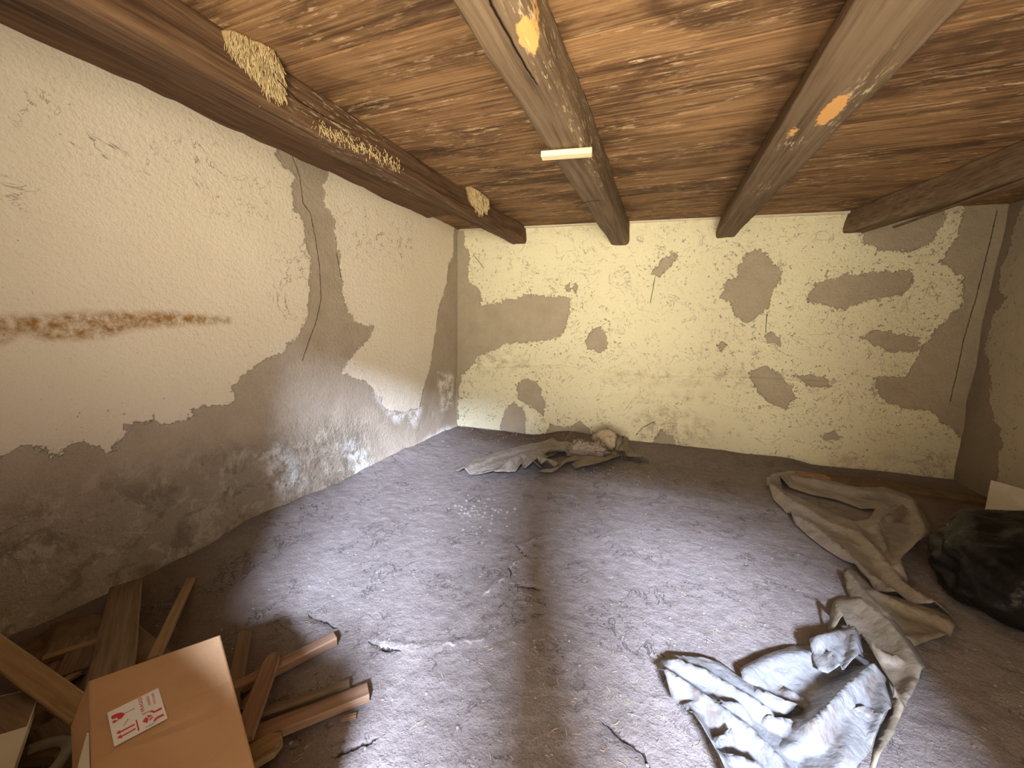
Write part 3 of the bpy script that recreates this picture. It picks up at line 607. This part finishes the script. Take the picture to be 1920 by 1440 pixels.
# hose ring
def tube(bm, pts, r, n=10):
    pts = [Vector(p) for p in pts]; rings = []
    for i, p in enumerate(pts):
        d = (pts[min(i+1, len(pts)-1)]-pts[max(i-1, 0)]).normalized(); u = d.orthogonal().normalized() if i == 0 else (u-d*u.dot(d)).normalized(); v = d.cross(u)
        rr = r[i] if isinstance(r, (list, tuple)) else r
        rings.append([bm.verts.new(p+(u*math.cos(2*math.pi*k/n)+v*math.sin(2*math.pi*k/n))*rr) for k in range(n)])
    for i in range(len(rings)-1):
        for k in range(n): bm.faces.new((rings[i][k], rings[i][(k+1) % n], rings[i+1][(k+1) % n], rings[i+1][k]))
    bm.faces.new(rings[0][::-1]); bm.faces.new(rings[-1])
bm = bmesh.new(); c0 = F(40, 1450, .15); tube(bm, [(c0[0]+.085*math.cos(t), c0[1]+.085*math.sin(t), .15+.01*math.sin(2*t)) for t in np.linspace(-.6, 2.7, 26)], .014)
thing(bmo('hose', bm, 'hose', None, True), 'curved piece of cream hose between the white board and the box', 'hose')
bm = bmesh.new(); c0 = F(8, 1300, .14); tube(bm, [(c0[0]+.06*math.cos(t), c0[1]+.06*math.sin(t), .14) for t in np.linspace(.2, 2.6, 14)], .012)
thing(bmo('hose', bm, 'hose', None, True), 'pale hose end curving under the thick timber at the left edge', 'hose')

# ------------------------------------------------------------------ cardboard box
TZ = .34; TZN = .44
c1, c2, c3, c4 = F(165, 1278, TZ), F(413, 1190, TZ), F(478, 1440, TZN), F(171, 1440, TZN)
c3 = c2+(c3-c2)*1.2; c4 = c1+(c4-c1)*1.35
PN = _n(np.cross(c3-c2, c1-c2)); PN = PN if PN[2] > 0 else -PN
def topat(px, py, off=0.0):
    r_ = ray(px, py); o = np.array([0, 0, CAMH]); return o+r_*(((c2+PN*off-o)@PN)/(r_@PN))
c4 = topat(172, 1500)
box = empty('cardboard_box', (c1[0], c1[1], .10), 'brown cardboard box with fragile sticker standing on the plank pile at lower left', 'box')
def slab(name, q, nu, nv, th, amp, seed, h=None, mat='card'):
    """q: corners (u0v0, u1v0, u1v1, u0v1), outer face; th goes against the normal"""
    q = [np.array(p, float) for p in q]; N = _n(np.cross(q[1]-q[0], q[3]-q[0])); N = N if N@OUTV > 0 else -N; vs = []; fs = []
    for s_ in (0, 1):
        for j in range(nv+1):
            for i in range(nu+1):
                a = i/nu; b = j/nv; p = q[0]*(1-a)*(1-b)+q[1]*a*(1-b)+q[2]*a*b+q[3]*(1-a)*b
                e = (16*a*(1-a)*b*(1-b))**.4
                d = amp*(fbm(np.array([a*3]), np.array([b*4]), 1, 3, seed)[0]-.6)*e+(h(a, b)*e if h else 0)
                vs.append(p+N*(d-(th if s_ else 0)))
    n = (nu+1)*(nv+1)
    for j in range(nv):
        for i in range(nu):
            a = j*(nu+1)+i; fs.append((a, a+1, a+nu+2, a+nu+1)); fs.append((n+a, n+a+nu+1, n+a+nu+2, n+a+1))
    for i in range(nu): fs += [(i, n+i, n+i+1, i+1), (nv*(nu+1)+i, nv*(nu+1)+i+1, n+nv*(nu+1)+i+1, n+nv*(nu+1)+i)]
    for j in range(nv): a = j*(nu+1); b = a+nu+1; fs += [(a, b, n+b, n+a), (a+nu, n+a+nu, n+b+nu, b+nu)]
    return keep(pyd(name, vs, fs, mat, None, True), box)
def dent(a, b):                                      # creases across the top
    r = 0
    for (b0, sl, wv, h) in ((.53, -.16, .012, -.0045), (.535, -.16, .010, .003), (.70, -.22, .016, -.003), (.74, -.2, .012, .003), (.88, .1, .02, .002)):
        r += h*math.exp(-((b-b0-sl*a)/wv)**2)*(0.5+.5*math.sin(3*a+b0*9)**2)*min(1, a*4)
    return r
OUTV = np.array([0, 0, 1.0]); slab('top_panel', (c1, c2, c3, c4), 50, 120, .004, .002, 5, dent)
dn = lambda p: np.array([p[0], p[1], .10]); dz = np.array([0, 0, -.004]); cc = (c1+c2+c3+c4)/4
for pa, pb in ((c1, c2), (c2, c3), (c3, c4), (c4, c1)):
    OUTV = (pa+pb)/2-cc; OUTV[2] = 0; slab('side_panel', (dn(pa), dn(pb), pb+dz, pa+dz), 12, 8, .004, .003, 6)
# bulging flap on the left side
fl_pts = [F(165, 1281, TZ-.004), F(133, 1362, TZ-.02), F(137, 1480, TZ+.01), topat(171, 1480, -.008), topat(168, 1385, -.006)]
bm = bmesh.new(); vs = [bm.verts.new(p) for p in fl_pts]; f = bm.faces.new(vs); r = bmesh.ops.extrude_face_region(bm, geom=[f]); bmesh.ops.translate(bm, vec=(0, 0, -.005), verts=[v for v in r['geom'] if isinstance(v, bmesh.types.BMVert)])
keep(bmo('flap', bm, 'card'), box)
# cream strip tucked beside the flap
bm = bmesh.new(); vs = [bm.verts.new(p) for p in [topat(163, 1374, .0), topat(167, 1374, .0), topat(169, 1480, .0), topat(134, 1480, .0)]]; f = bm.faces.new(vs); r = bmesh.ops.extrude_face_region(bm, geom=[f]); bmesh.ops.translate(bm, vec=(0, 0, -.012), verts=[v for v in r['geom'] if isinstance(v, bmesh.types.BMVert)])
thing(bmo('foam_strip', bm, 'cream'), 'pointed cream foam strip stuck at the left side of the cardboard box', 'strip')
# sticker with its print
def Z2(x, y, z=0): return topat(180+x*160/1536, 1270+y*150/1440, .0042+z)
def flat(name, polys, mat, z, parent):
    vs = []; fs = []
    for pl in polys:
        k = len(vs); m = len(pl); vs += [Z2(x, y, z) for x, y in pl]; fs.append(tuple(range(k, k+m)))
    return keep(pyd(name, vs, fs, mat), parent)
st = flat('sticker', [[(200, 640), (1120, 190), (1290, 740), (330, 1250)]], 'label', 0, box)
def sub(o): o.matrix_parent_inverse = Matrix.Identity(4); o.parent = st; return o
def flat2(name, polys, mat, z=.0006):
    vs = []; fs = []
    for pl in polys:
        k = len(vs); vs += [Z2(x, y, z) for x, y in pl]; fs.append(tuple(range(k, k+len(pl))))
    return sub(pyd(name, vs, fs, mat))
flat2('glass_symbol', [[(275, 700), (330, 670), (390, 645), (450, 632), (500, 640), (520, 655), (500, 690), (470, 730), (430, 752), (400, 760), (375, 722), (345, 742), (280, 755)], [(290, 795), (350, 765), (370, 775), (410, 768), (350, 810), (310, 828)]], 'red')
flat2('glass_stem', [[(520, 640), (680, 560), (668, 545), (675, 540), (700, 575), (692, 580), (687, 570), (522, 652)]], 'grey_print'); flat2('print_stroke', [[(575, 745), (588, 748), (500, 880), (490, 876)]], 'grey_print')
flat2('arrow_symbol', [[(360, 1015), (420, 950), (430, 972), (690, 835), (702, 855), (440, 995), (445, 1010)], [(375, 1098), (440, 1030), (452, 1052), (705, 912), (718, 932), (465, 1072), (470, 1095)], [(712, 768), (736, 762), (785, 955), (758, 965)]], 'red')
flat2('handle_with_care_symbol', [[(840, 790), (890, 720), (945, 735), (925, 820), (850, 805)], [(905, 700), (950, 680), (1020, 680), (960, 722)], [(950, 790), (965, 745), (1035, 695), (1020, 730)], [(960, 630), (1000, 590), (1060, 605), (1175, 535), (1190, 570), (1080, 625), (1040, 640), (1000, 625)], [(1030, 800), (1060, 740), (1110, 700), (1215, 652), (1225, 690), (1120, 735), (1090, 760), (1060, 800)]], 'red')
flat2('hand_outline', [[(830, 665), (970, 595), (975, 608), (835, 680)]], 'grey_print'); flat2('hand_outline', [[(890, 900), (1040, 815), (1048, 828), (895, 912)]], 'grey_print')
def text(s, x0, y0, x1, y1, hgt, mat):
    a = Z2(x0, y0, .0008); b = Z2(x1, y1, .0008); cu = bpy.data.curves.new('lettering', 'FONT'); cu.body = s; cu.size = 1; cu.materials.append(M[mat])
    o = bpy.data.objects.new('lettering', cu); COL.objects.link(o)
    bpy.context.view_layer.update(); wv = o.dimensions.x; d = b-a; L = np.linalg.norm(d); X = d/L; Z = PN; Yv = np.cross(Z, X)
    sy = hgt*160/1536*.00115; mt = Matrix.Identity(4)
    for i in range(3): mt[i][0] = X[i]*L/wv; mt[i][1] = Yv[i]*sy; mt[i][2] = Z[i]; mt[i][3] = a[i]
    me = bpy.data.meshes.new_from_object(o); bpy.data.objects.remove(o); me.transform(mt); o = link('lettering', me); sub(o)
text('FRAGILE', 880, 600, 815, 355, 85, 'red'); text('HANDLE', 995, 490, 950, 335, 65, 'red'); text('WITH CARE', 1090, 470, 1035, 275, 60, 'red')

# second carton, added out of view beside the doorway to throw shade over the plank pile
shade_box = empty('cardboard_box', (-.72, -.20, 0), 'tall brown cardboard box added out of view by the front wall to shade the plank pile', 'box')
for nm, sz, lc in (('side_panel', (.58, .006, .88), (0, .16, .45)), ('side_panel', (.58, .006, .88), (0, -.16, .45)), ('side_panel', (.006, .314, .88), (-.287, 0, .45)), ('side_panel', (.006, .314, .88), (.287, 0, .45)), ('top_panel', (.58, .158, .005), (0, .081, .893)), ('top_panel', (.58, .158, .005), (0, -.081, .893)), ('packing_tape', (.58, .05, .001), (0, 0, .8965))):
    bm = bmesh.new(); box_bm(bm, sz, Matrix.Translation(lc), .001); o = bmo(nm, bm, 'cream' if nm == 'packing_tape' else 'card'); o.parent = shade_box
# ------------------------------------------------------------------ plastic sheets
def panel(out_px, ridges, base=.0, edge=.02, crumple=.012, z_out=.01, step=.014, seed=0, holes=(), fl=True, cs=7):
    out = [tuple(at(px, py, 2, z_out+base)[:2]) for px, py in out_px]
    # densify and roughen outline
    o2 = []
    for i in range(len(out)):
        a = np.array(out[i]); b = np.array(out[(i+1) % len(out)]); n = max(1, int(np.linalg.norm(b-a)/step))
        for k in range(n): o2.append(a+(b-a)*k/n)
    o2 = np.array(o2); j = .006*(fbm(o2[:, 0], o2[:, 1], 14, 2, seed+5)-.5); o2[:, 0] += j; o2[:, 1] -= j
    mn = o2.min(0); mx_ = o2.max(0); gx, gy = np.meshgrid(np.arange(mn[0], mx_[0], step), np.arange(mn[1], mx_[1], step)); Q = np.stack([gx.ravel(), gy.ravel()], 1)
    Q += (np.random.rand(*Q.shape)-.5)*step*.6; Q = Q[sdf(Q, [tuple(p) for p in o2]) > step*.5]
    hol = [[tuple(at(px, py, 2, z_out+base)[:2]) for px, py in h] for h in holes]
    for h in hol: Q = Q[sdf(Q, h) < -step*.3]
    V2 = [Vector(p) for p in o2]+[Vector(p) for h in hol for p in h]+[Vector(p) for p in Q]
    n0 = len(o2); E = [(i, (i+1) % n0) for i in range(n0)]; k = n0
    for h in hol: E += [(k+i, k+(i+1) % len(h)) for i in range(len(h))]; k += len(h)
    r = geometry.delaunay_2d_cdt(V2, E, [], 0, 1e-5); vv = np.array([tuple(v) for v in r[0]]); tris = []
    cen = np.array([vv[list(t)].mean(0) for t in r[2]]); ins = sdf(cen, [tuple(p) for p in o2]) > 0
    for h in hol: ins &= sdf(cen, h) < 0
    tris = [tuple(t) for t, q in zip(r[2], ins) if q]
    de = np.abs(sdf(vv, [tuple(p) for p in o2]))
    for h in hol: de = np.minimum(de, np.abs(sdf(vv, h)))
    x, y = vv[:, 0], vv[:, 1]
    H = edge*(1-np.exp(-de/.018))+crumple*(fbm(x, y, cs, 3, seed, True)-.35)*(1-np.exp(-de/.02))*2
    for pts, h, wv in ridges:
        zz = max(0, h)+base; ln = [tuple(at(px, py, 2, zz)[:2]) for px, py in pts]; d, _ = seg_dist(vv, ln, False); t = np.clip(1-d/wv, 0, 1)
        H = np.maximum(H, h*(t**1.25)+edge*.5+crumple*.6*(fbm(x, y, cs*1.6, 2, seed+8, True)-.5)) if h > 0 else H+h*t
    Z = np.maximum(H, .002)+base+(floor_h(x, y) if fl else 0)+.006
    y = np.minimum(y, yb(x)-.09)
    return np.stack([x, y, Z], 1), tris
def sheet(name, label, cat, panels, mat, thick=.0025):
    vs = []; fs = []
    for P, T in panels:
        k = len(vs); vs += [tuple(p) for p in P]; fs += [tuple(i+k for i in t) for t in T]
    o = pyd(name, vs, fs, mat, None, True); md = o.modifiers.new('solid', 'SOLIDIFY'); md.thickness = thick; md.offset = 1
    return thing(o, label, cat)

# big white sheet in the foreground
sheet('plastic_sheet', 'large crumpled white plastic sheet lying in the right foreground', 'plastic sheet', [
 panel([(1385, 1272), (1412, 1255), (1450, 1234), (1490, 1216), (1520, 1214), (1570, 1205), (1612, 1232), (1640, 1252), (1668, 1330), (1660, 1372), (1640, 1405), (1600, 1480), (1560, 1560), (1380, 1560), (1340, 1400), (1400, 1320)],
   [([(1405, 1262), (1450, 1240), (1500, 1228), (1560, 1235)], .05, .10), ([(1638, 1250), (1590, 1290), (1545, 1340), (1525, 1360)], .13, .10), ([(1640, 1255), (1662, 1330), (1650, 1380)], .10, .10),
    ([(1440, 1352), (1500, 1358), (1560, 1356)], .07, .05), ([(1560, 1360), (1510, 1395), (1480, 1410)], .06, .07), ([(1600, 1340), (1585, 1400), (1560, 1500)], .09, .16), ([(1480, 1300), (1530, 1330)], .045, .04), ([(1545, 1350), (1620, 1330), (1650, 1345)], .10, .05)],
   .0, .018, .005, seed=3),
 panel([(1232, 1270), (1240, 1243), (1258, 1232), (1320, 1237), (1350, 1246), (1385, 1272), (1430, 1298), (1480, 1320), (1520, 1338), (1470, 1345), (1440, 1352), (1480, 1400), (1520, 1450), (1570, 1560), (1390, 1560), (1330, 1440), (1290, 1370), (1255, 1320)],
   [([(1250, 1265), (1300, 1300), (1350, 1335), (1400, 1372)], .075, .085), ([(1260, 1243), (1320, 1262), (1380, 1300), (1440, 1335)], .06, .05), ([(1285, 1330), (1330, 1320), (1390, 1330)], .065, .05), ([(1300, 1345), (1340, 1420), (1400, 1500)], .08, .08),
    ([(1400, 1370), (1440, 1410), (1500, 1480)], .075, .07), ([(1370, 1375), (1325, 1400)], .085, .03), ([(1425, 1300), (1480, 1322), (1515, 1337)], .04, .03), ([(1340, 1420), (1420, 1440), (1470, 1500)], .08, .05)],
   .02, .02, .005, seed=11),
 panel([(1517, 1214), (1535, 1196), (1570, 1184), (1602, 1178), (1607, 1200), (1616, 1232), (1600, 1262), (1570, 1275), (1535, 1262), (1525, 1240)],
   [([(1535, 1200), (1570, 1190), (1598, 1184)], .06, .05), ([(1598, 1186), (1605, 1225), (1600, 1255)], .07, .045), ([(1560, 1225), (1575, 1258)], .06, .03)],
   .045, .02, .022, seed=21, cs=14)], 'plastic')
# tan sheet behind it
sheet('plastic_sheet', 'dusty tan plastic sheet lying behind the large white plastic sheet', 'plastic sheet', [
 panel([(1578, 1082), (1590, 1068), (1609, 1076), (1642, 1110), (1700, 1128), (1760, 1150), (1787, 1165), (1793, 1182), (1780, 1200), (1735, 1212), (1690, 1222), (1650, 1190), (1600, 1150), (1590, 1115)],
   [([(1590, 1075), (1620, 1112), (1660, 1150)], .05, .05), ([(1640, 1112), (1700, 1140), (1780, 1170)], .05, .07), ([(1700, 1200), (1770, 1195)], .03, .05)], .0, .02, .012, seed=31),
 panel([(1552, 1190), (1558, 1150), (1562, 1130), (1578, 1120), (1612, 1122), (1650, 1140), (1672, 1160), (1700, 1195), (1722, 1232), (1732, 1262), (1716, 1300), (1695, 1345), (1672, 1400), (1640, 1445), (1610, 1500), (1640, 1400), (1668, 1340), (1662, 1300), (1640, 1250), (1612, 1215), (1603, 1180)],
   [([(1566, 1135), (1580, 1160), (1620, 1200), (1650, 1250), (1690, 1330)], .085, .045), ([(1612, 1125), (1660, 1165), (1700, 1220), (1725, 1262)], .07, .08), ([(1722, 1268), (1690, 1330), (1650, 1420)], .05, .05), ([(1610, 1190), (1655, 1230), (1690, 1240)], .06, .05)],
   .02, .022, .014, seed=37)], 'plastic_tan')
# ribbon-like sheet further right
sheet('plastic_sheet', 'long dusty grey plastic sheet looped in an oval by the back wall boards', 'plastic sheet', [
 panel([(1433, 912), (1445, 896), (1480, 890), (1510, 893), (1550, 907), (1600, 918), (1650, 920), (1698, 934), (1716, 946), (1724, 966), (1742, 1000), (1739, 1025), (1720, 1037), (1682, 1074), (1702, 1100), (1770, 1138), (1788, 1162), (1740, 1150), (1700, 1135), (1642, 1110), (1600, 1067), (1560, 1040), (1520, 1012), (1490, 985), (1468, 964), (1450, 945)],
   [([(1440, 903), (1480, 897), (1530, 908), (1600, 925), (1660, 930), (1705, 945)], .07, .09), ([(1708, 945), (1735, 1005), (1700, 1045), (1685, 1065)], .08, .09), ([(1445, 915), (1490, 950), (1560, 985), (1610, 1000), (1650, 1040), (1690, 1095), (1760, 1140)], .06, .07),
    ([(1480, 965), (1530, 990), (1590, 1040), (1640, 1085), (1700, 1125)], .05, .04), ([(1640, 990), (1690, 955)], .07, .06), ([(1650, 1000), (1670, 1060)], .045, .04)],
   .0, .02, .014, seed=41, holes=[[(1458, 912), (1480, 922), (1520, 935), (1570, 945), (1612, 962), (1640, 962), (1628, 982), (1600, 987), (1560, 970), (1500, 942), (1468, 925)]])], 'plastic_grey')
# heap at the back wall
K = dict(edge=.03, crumple=.014, step=.016, cs=6)
sheet('plastic_sheet', 'flat crumpled grey plastic sheet spread on the earth near the back left corner', 'plastic sheet', [
 panel([(853, 884), (885, 866), (935, 850), (990, 837), (1035, 831), (1056, 840), (1040, 856), (1000, 868), (960, 880), (905, 892), (880, 893)], [([(870, 882), (930, 858), (1000, 840), (1035, 838)], .05, .08), ([(905, 880), (960, 862), (1000, 850)], .04, .06)], seed=51, **K),
 panel([(884, 893), (935, 880), (955, 862), (975, 850), (992, 853), (1012, 876), (1014, 885), (980, 888), (930, 894)], [([(955, 866), (975, 854), (990, 858), (1008, 880)], .10, .12), ([(900, 891), (940, 884), (965, 876)], .045, .06), ([(975, 856), (978, 884)], .09, .06)], base=.012, seed=52, **K),
 panel([(986, 858), (1008, 853), (1030, 864), (1050, 874), (1036, 882), (1014, 880), (1000, 868)], [([(992, 860), (1012, 858), (1040, 874)], .09, .08)], base=.02, seed=53, **K),
 panel([(1000, 846), (1030, 836), (1062, 836), (1085, 842), (1060, 852), (1030, 858), (1008, 854)], [([(1005, 850), (1040, 844), (1078, 841)], .085, .07)], base=.01, seed=54, **K)], 'plastic_grey')
sheet('plastic_sheet', 'tan crumpled plastic film beneath the rag heap at the back wall', 'plastic sheet', [
 panel([(1008, 886), (1038, 880), (1058, 866), (1078, 857), (1112, 858), (1110, 868), (1070, 880), (1045, 889), (1020, 889)], [([(1015, 886), (1045, 881), (1068, 868), (1105, 862)], .08, .07)], seed=57, **K),
 panel([(1070, 876), (1084, 864), (1128, 858), (1158, 850), (1180, 846), (1176, 860), (1150, 874), (1112, 887), (1082, 889)], [([(1078, 876), (1115, 872), (1150, 862), (1174, 852)], .10, .09), ([(1086, 884), (1118, 880)], .05, .05)], base=.008, seed=58, **K),
 panel([(1150, 852), (1166, 826), (1176, 832), (1180, 850), (1190, 858), (1216, 864), (1204, 869), (1180, 864), (1165, 862)], [([(1158, 854), (1170, 834)], .13, .07), ([(1178, 856), (1208, 866)], .035, .05)], base=.012, seed=59, **K)], 'plastic_tan')
lump('rag', (float(at(1104, 848, 2, .07)[0]), float(at(1104, 848, 2, .07)[1]), .075), (.25, .13, .15), 'rag_pink', 'pinkish tan crumpled rag on top of the heap at the back wall', 'rag', 9.5, .22, 5, crease=.42)
lump('rag', (float(at(1138, 828, 2, .12)[0]), float(at(1138, 828, 2, .12)[1]), .12), (.19, .10, .15), 'rag', 'rounded tan cloth bundle leaning on the back wall behind the heap', 'rag', 5.5, .12, 4, crease=.35)
lump('rag', (float(at(1162, 842, 2, .08)[0]), float(at(1162, 842, 2, .08)[1]), .08), (.07, .08, .16), 'plastic_tan', 'upright twist of tan film at the right end of the back heap', 'rag', 2.5, .2, 4, crease=.3)

# ------------------------------------------------------------------ black bag, leaning panel
def black_bag():
    bag = empty('black_bag', (1.98, 2.66, 0), 'shiny black rubbish bag slumped at the right edge of the floor', 'bag')
    bm = bmesh.new(); bmesh.ops.create_icosphere(bm, subdivisions=6, radius=1)
    for v in bm.verts:
        c = v.co.copy(); n = mnoise.fractal(c*1.2+Vector((4, 0, 0)), 1, 2, 3)
        q = 1-abs(mnoise.noise(Vector((c.x*2.4, c.y*2.4, c.z*1.1))+Vector((0, 7, 0))))*2; q2 = 1-abs(mnoise.noise(c*5.5+Vector((0, 0, 3))))*2; q3 = 1-abs(mnoise.noise(c*12+Vector((9, 0, 3))))*2
        k = 1+.14*n+.05*(q-.5)+.02*(q2-.5)+.006*(q3-.5)
        x, y, z = c.x*.46*k, c.y*.48*k, c.z*.31*k
        if z < -.12: z = -.12+(z+.12)*.08
        v.co = Vector((x, y, z))
    b = bmo('bag_body', bm, 'black', None, True); b.location = (0, 0, .15); b.parent = bag
    bm = bmesh.new(); rs = random.Random(2); a0 = at(1885, 985, 1, 2.95); base = Vector(a0)-Vector((1.98, 2.66, 0))
    for k in range(14):
        t = rs.uniform(0, 6.28); d = Vector((math.cos(t)*.5, math.sin(t)*.5, .8+rs.random()*.5)).normalized(); p = base+Vector((math.cos(t)*.03, math.sin(t)*.03, -.05)); s = Vector((-math.sin(t), math.cos(t), 0))
        L = rs.uniform(.05, .10); ww = rs.uniform(.02, .04); mid = p+d*L*.6+s*rs.uniform(-.02, .02); tip = p+d*L
        vs = [bm.verts.new(q) for q in (p-s*ww*.5, p+s*ww*.5, mid+s*ww, tip+s*ww*.6, tip-s*ww*.7, mid-s*ww)]; f = bm.faces.new(vs)
        r = bmesh.ops.extrude_face_region(bm, geom=[f]); bmesh.ops.translate(bm, vec=d.cross(s)*.003, verts=[v for v in r['geom'] if isinstance(v, bmesh.types.BMVert)])
    nk = bmo('bag_neck', bm, 'black'); nk.parent = bag
black_bag()
bx = at(1858, 900, 0, 2.40); nx_ = at(1925, 919, 2, bx[2])
d_ = np.array([nx_[0]-bx[0], nx_[1]-bx[1], 0]); 
A_ = bx; B_ = bx+d_*3.0
quad_board('leaning_panel', 'cream coloured flat panel standing behind the black bag at the right edge', 'panel', [A_, B_, (B_[0]-.10, B_[1]-.03, 0.0), (A_[0]-.03, A_[1]-.06, 0.0)], .012, 'cream')

# ------------------------------------------------------------------ nests and straw
def straws(bm, n, cf, df, L, r, rs):
    for _ in range(n):
        p = Vector(cf(rs)); d = Vector(df(rs)).normalized(); l = rs.uniform(*L); u = d.orthogonal().normalized()*r; v = d.cross(u).normalized()*r; bend = Vector((rs.uniform(-1, 1), rs.uniform(-1, 1), rs.uniform(-1, 1)))*l*.12
        ring = []
        for t, o_ in ((0, Vector()), (.5, bend), (1, Vector())):
            c = p+d*l*t+o_; ring.append([bm.verts.new(c+u), bm.verts.new(c-u*.5+v*.87), bm.verts.new(c-u*.5-v*.87)])
        for i in range(2):
            for k in range(3): bm.faces.new((ring[i][k], ring[i][(k+1) % 3], ring[i+1][(k+1) % 3], ring[i+1][k]))
        bm.faces.new(ring[0]); bm.faces.new(ring[2][::-1])
def nest(label, pxs, dep, n, name='straw_nest'):
    """pxs: outline on the beam's right face (top edge then bottom edge), dep: bulge"""
    top = [at(px, py, 2, ZC-.012) for px, py in pxs[0]]; bot = [at(px, py, 2, z) for px, py, z in pxs[1]]
    T = lambda a: np.array([np.interp(a, np.linspace(0, 1, len(top)), [p[k] for p in top]) for k in range(3)])
    B = lambda a: np.array([np.interp(a, np.linspace(0, 1, len(bot)), [p[k] for p in bot]) for k in range(3)])
    vs = []; fs = []; nu, nv = 24, 14
    for side in (0, 1):
        for j in range(nv+1):
            for i in range(nu+1):
                a = i/nu; b = j/nv; p = T(a)*(1-b)+B(a)*b
                bl = dep*math.sin(math.pi*a)**.5*(1-b)**.6*1.0 if not side else -.03
                vs.append(p+np.array([bl+.008*(random.random()-.5)*(1-side), 0, 0]))
    n1 = (nu+1)*(nv+1)
    for j in range(nv):
        for i in range(nu): a = j*(nu+1)+i; fs += [(a, a+1, a+nu+2, a+nu+1), (n1+a, n1+a+nu+1, n1+a+nu+2, n1+a+1)]
    for i in range(nu): fs += [(i, n1+i, n1+i+1, i+1), (nv*(nu+1)+i, nv*(nu+1)+i+1, n1+nv*(nu+1)+i+1, n1+nv*(nu+1)+i)]
    for j in range(nv): a = j*(nu+1); b = a+nu+1; fs += [(a, b, n1+b, n1+a), (a+nu, n1+a+nu, n1+b+nu, b+nu)]
    root = empty(name, tuple(T(.5)), label, 'nest')
    keep(pyd('clay_body', vs, fs, 'clay', None, True), root)
    rs = random.Random(5); bm = bmesh.new()
    def cf(r):
        a = r.random(); b = r.random()**.8; p = T(a)*(1-b)+B(a)*b; return p+np.array([dep*math.sin(math.pi*a)**.5*(1-b)**.6+.004, 0, 0])
    def df(r): return (r.uniform(-.1, .35), r.uniform(-.5, .6), -1)
    straws(bm, n, cf, df, (.02, .055), .0016, rs)
    s = keep(bmo('straw', bm, 'straw'), root); s['kind'] = 'stuff'
nest('big straw nest hanging from the dark left beam', ([(418, 56), (450, 82), (490, 100), (521, 128)], [(424, 110, 2.42), (450, 150, 2.38), (490, 183, 2.34), (528, 178, 2.38)]), .075, 1100)
nest('small straw nest at the far end of the dark left beam', ([(878, 350), (893, 362), (915, 376)], [(884, 385, 2.40), (900, 400, 2.36), (912, 392, 2.41)]), .05, 260)
bm = bmesh.new(); rs = random.Random(9)
def cf(r):
    t = r.random(); px = 592+t*150+r.gauss(0, 6); py = 232+t*78+r.gauss(0, 7); y = at(px, py, 0, -1.685+.02*t)[1]; z = at(px, py, 0, -1.67)[2]; return (-1.668+.025*t, y, min(z, ZC-.02))
straws(bm, 260, cf, lambda r: (r.uniform(-.1, .2), r.uniform(-1, 1), -1.2), (.01, .025), .0016, rs)
o = thing(bmo('straw', bm, 'straw'), 'pale straw bits stuck in mud on the dark left beam', 'straw'); o['kind'] = 'stuff'

# ------------------------------------------------------------------ loose grit, pebbles and straw on the earth
def pebbles(name, label, pts, mat):
    bm = bmesh.new(); rs = random.Random(11); base = bmesh.new(); bmesh.ops.create_icosphere(base, subdivisions=1, radius=1); V = [v.co.copy() for v in base.verts]; Fc = [[v.index for v in f.verts] for f in base.faces]; base.free()
    vs = []; fs = []
    for (x, y, r) in pts:
        k = len(vs); sx_, sy_, sz_ = r*rs.uniform(.7, 1.2), r*rs.uniform(.7, 1.2), r*rs.uniform(.5, .8); z = floorz(x, y); a = rs.random()*6.28
        for v in V: X = v.x*sx_; Yy = v.y*sy_; vs.append((x+X*math.cos(a)-Yy*math.sin(a), y+X*math.sin(a)+Yy*math.cos(a), z+v.z*sz_+sz_*.35))
        fs += [[i+k for i in f] for f in Fc]
    o = thing(pyd(name, vs, fs, mat), label, 'pebbles'); o['kind'] = 'stuff'
rs = random.Random(21); pts = []
for _ in range(60):
    p = at(rs.gauss(895, 34), rs.gauss(962, 16)); pts.append((p[0], p[1], rs.uniform(.008, .017)))
pebbles('pebbles', 'cluster of small round pebbles on the trodden earth left of centre', pts, 'stone')
pts = []
for _ in range(1500):
    x = rs.uniform(-2.3, 2.3); y = rs.uniform(.6, 4.5); pts.append((x, y, rs.choice([.003, .004, .005, .007])))
for _ in range(350):
    x = rs.uniform(-2.3, 2.2); pts.append((x, yb(x)-abs(rs.gauss(0, .25))-.06, rs.uniform(.004, .014)))
for _ in range(160):
    p = at(rs.uniform(1070, 1330), rs.gauss(893, 7)); pts.append((p[0], p[1], rs.uniform(.004, .011)))
pebbles('grit', 'fine light grit scattered over the earth floor', pts, 'stone')
bm = bmesh.new()
def cf2(r):
    p = at(r.uniform(900, 1500), r.uniform(1080, 1440)) if r.random() < .75 else at(r.uniform(500, 1400), r.uniform(900, 1440)); return (p[0], p[1], floorz(p[0], p[1])+.006)
straws(bm, 280, cf2, lambda r: (r.uniform(-1, 1), r.uniform(-1, 1), r.uniform(-.05, .1)), (.006, .03), .0008, rs)
o = thing(bmo('straw', bm, 'straw'), 'short straw bits strewn over the middle of the earth floor', 'straw'); o['kind'] = 'stuff'
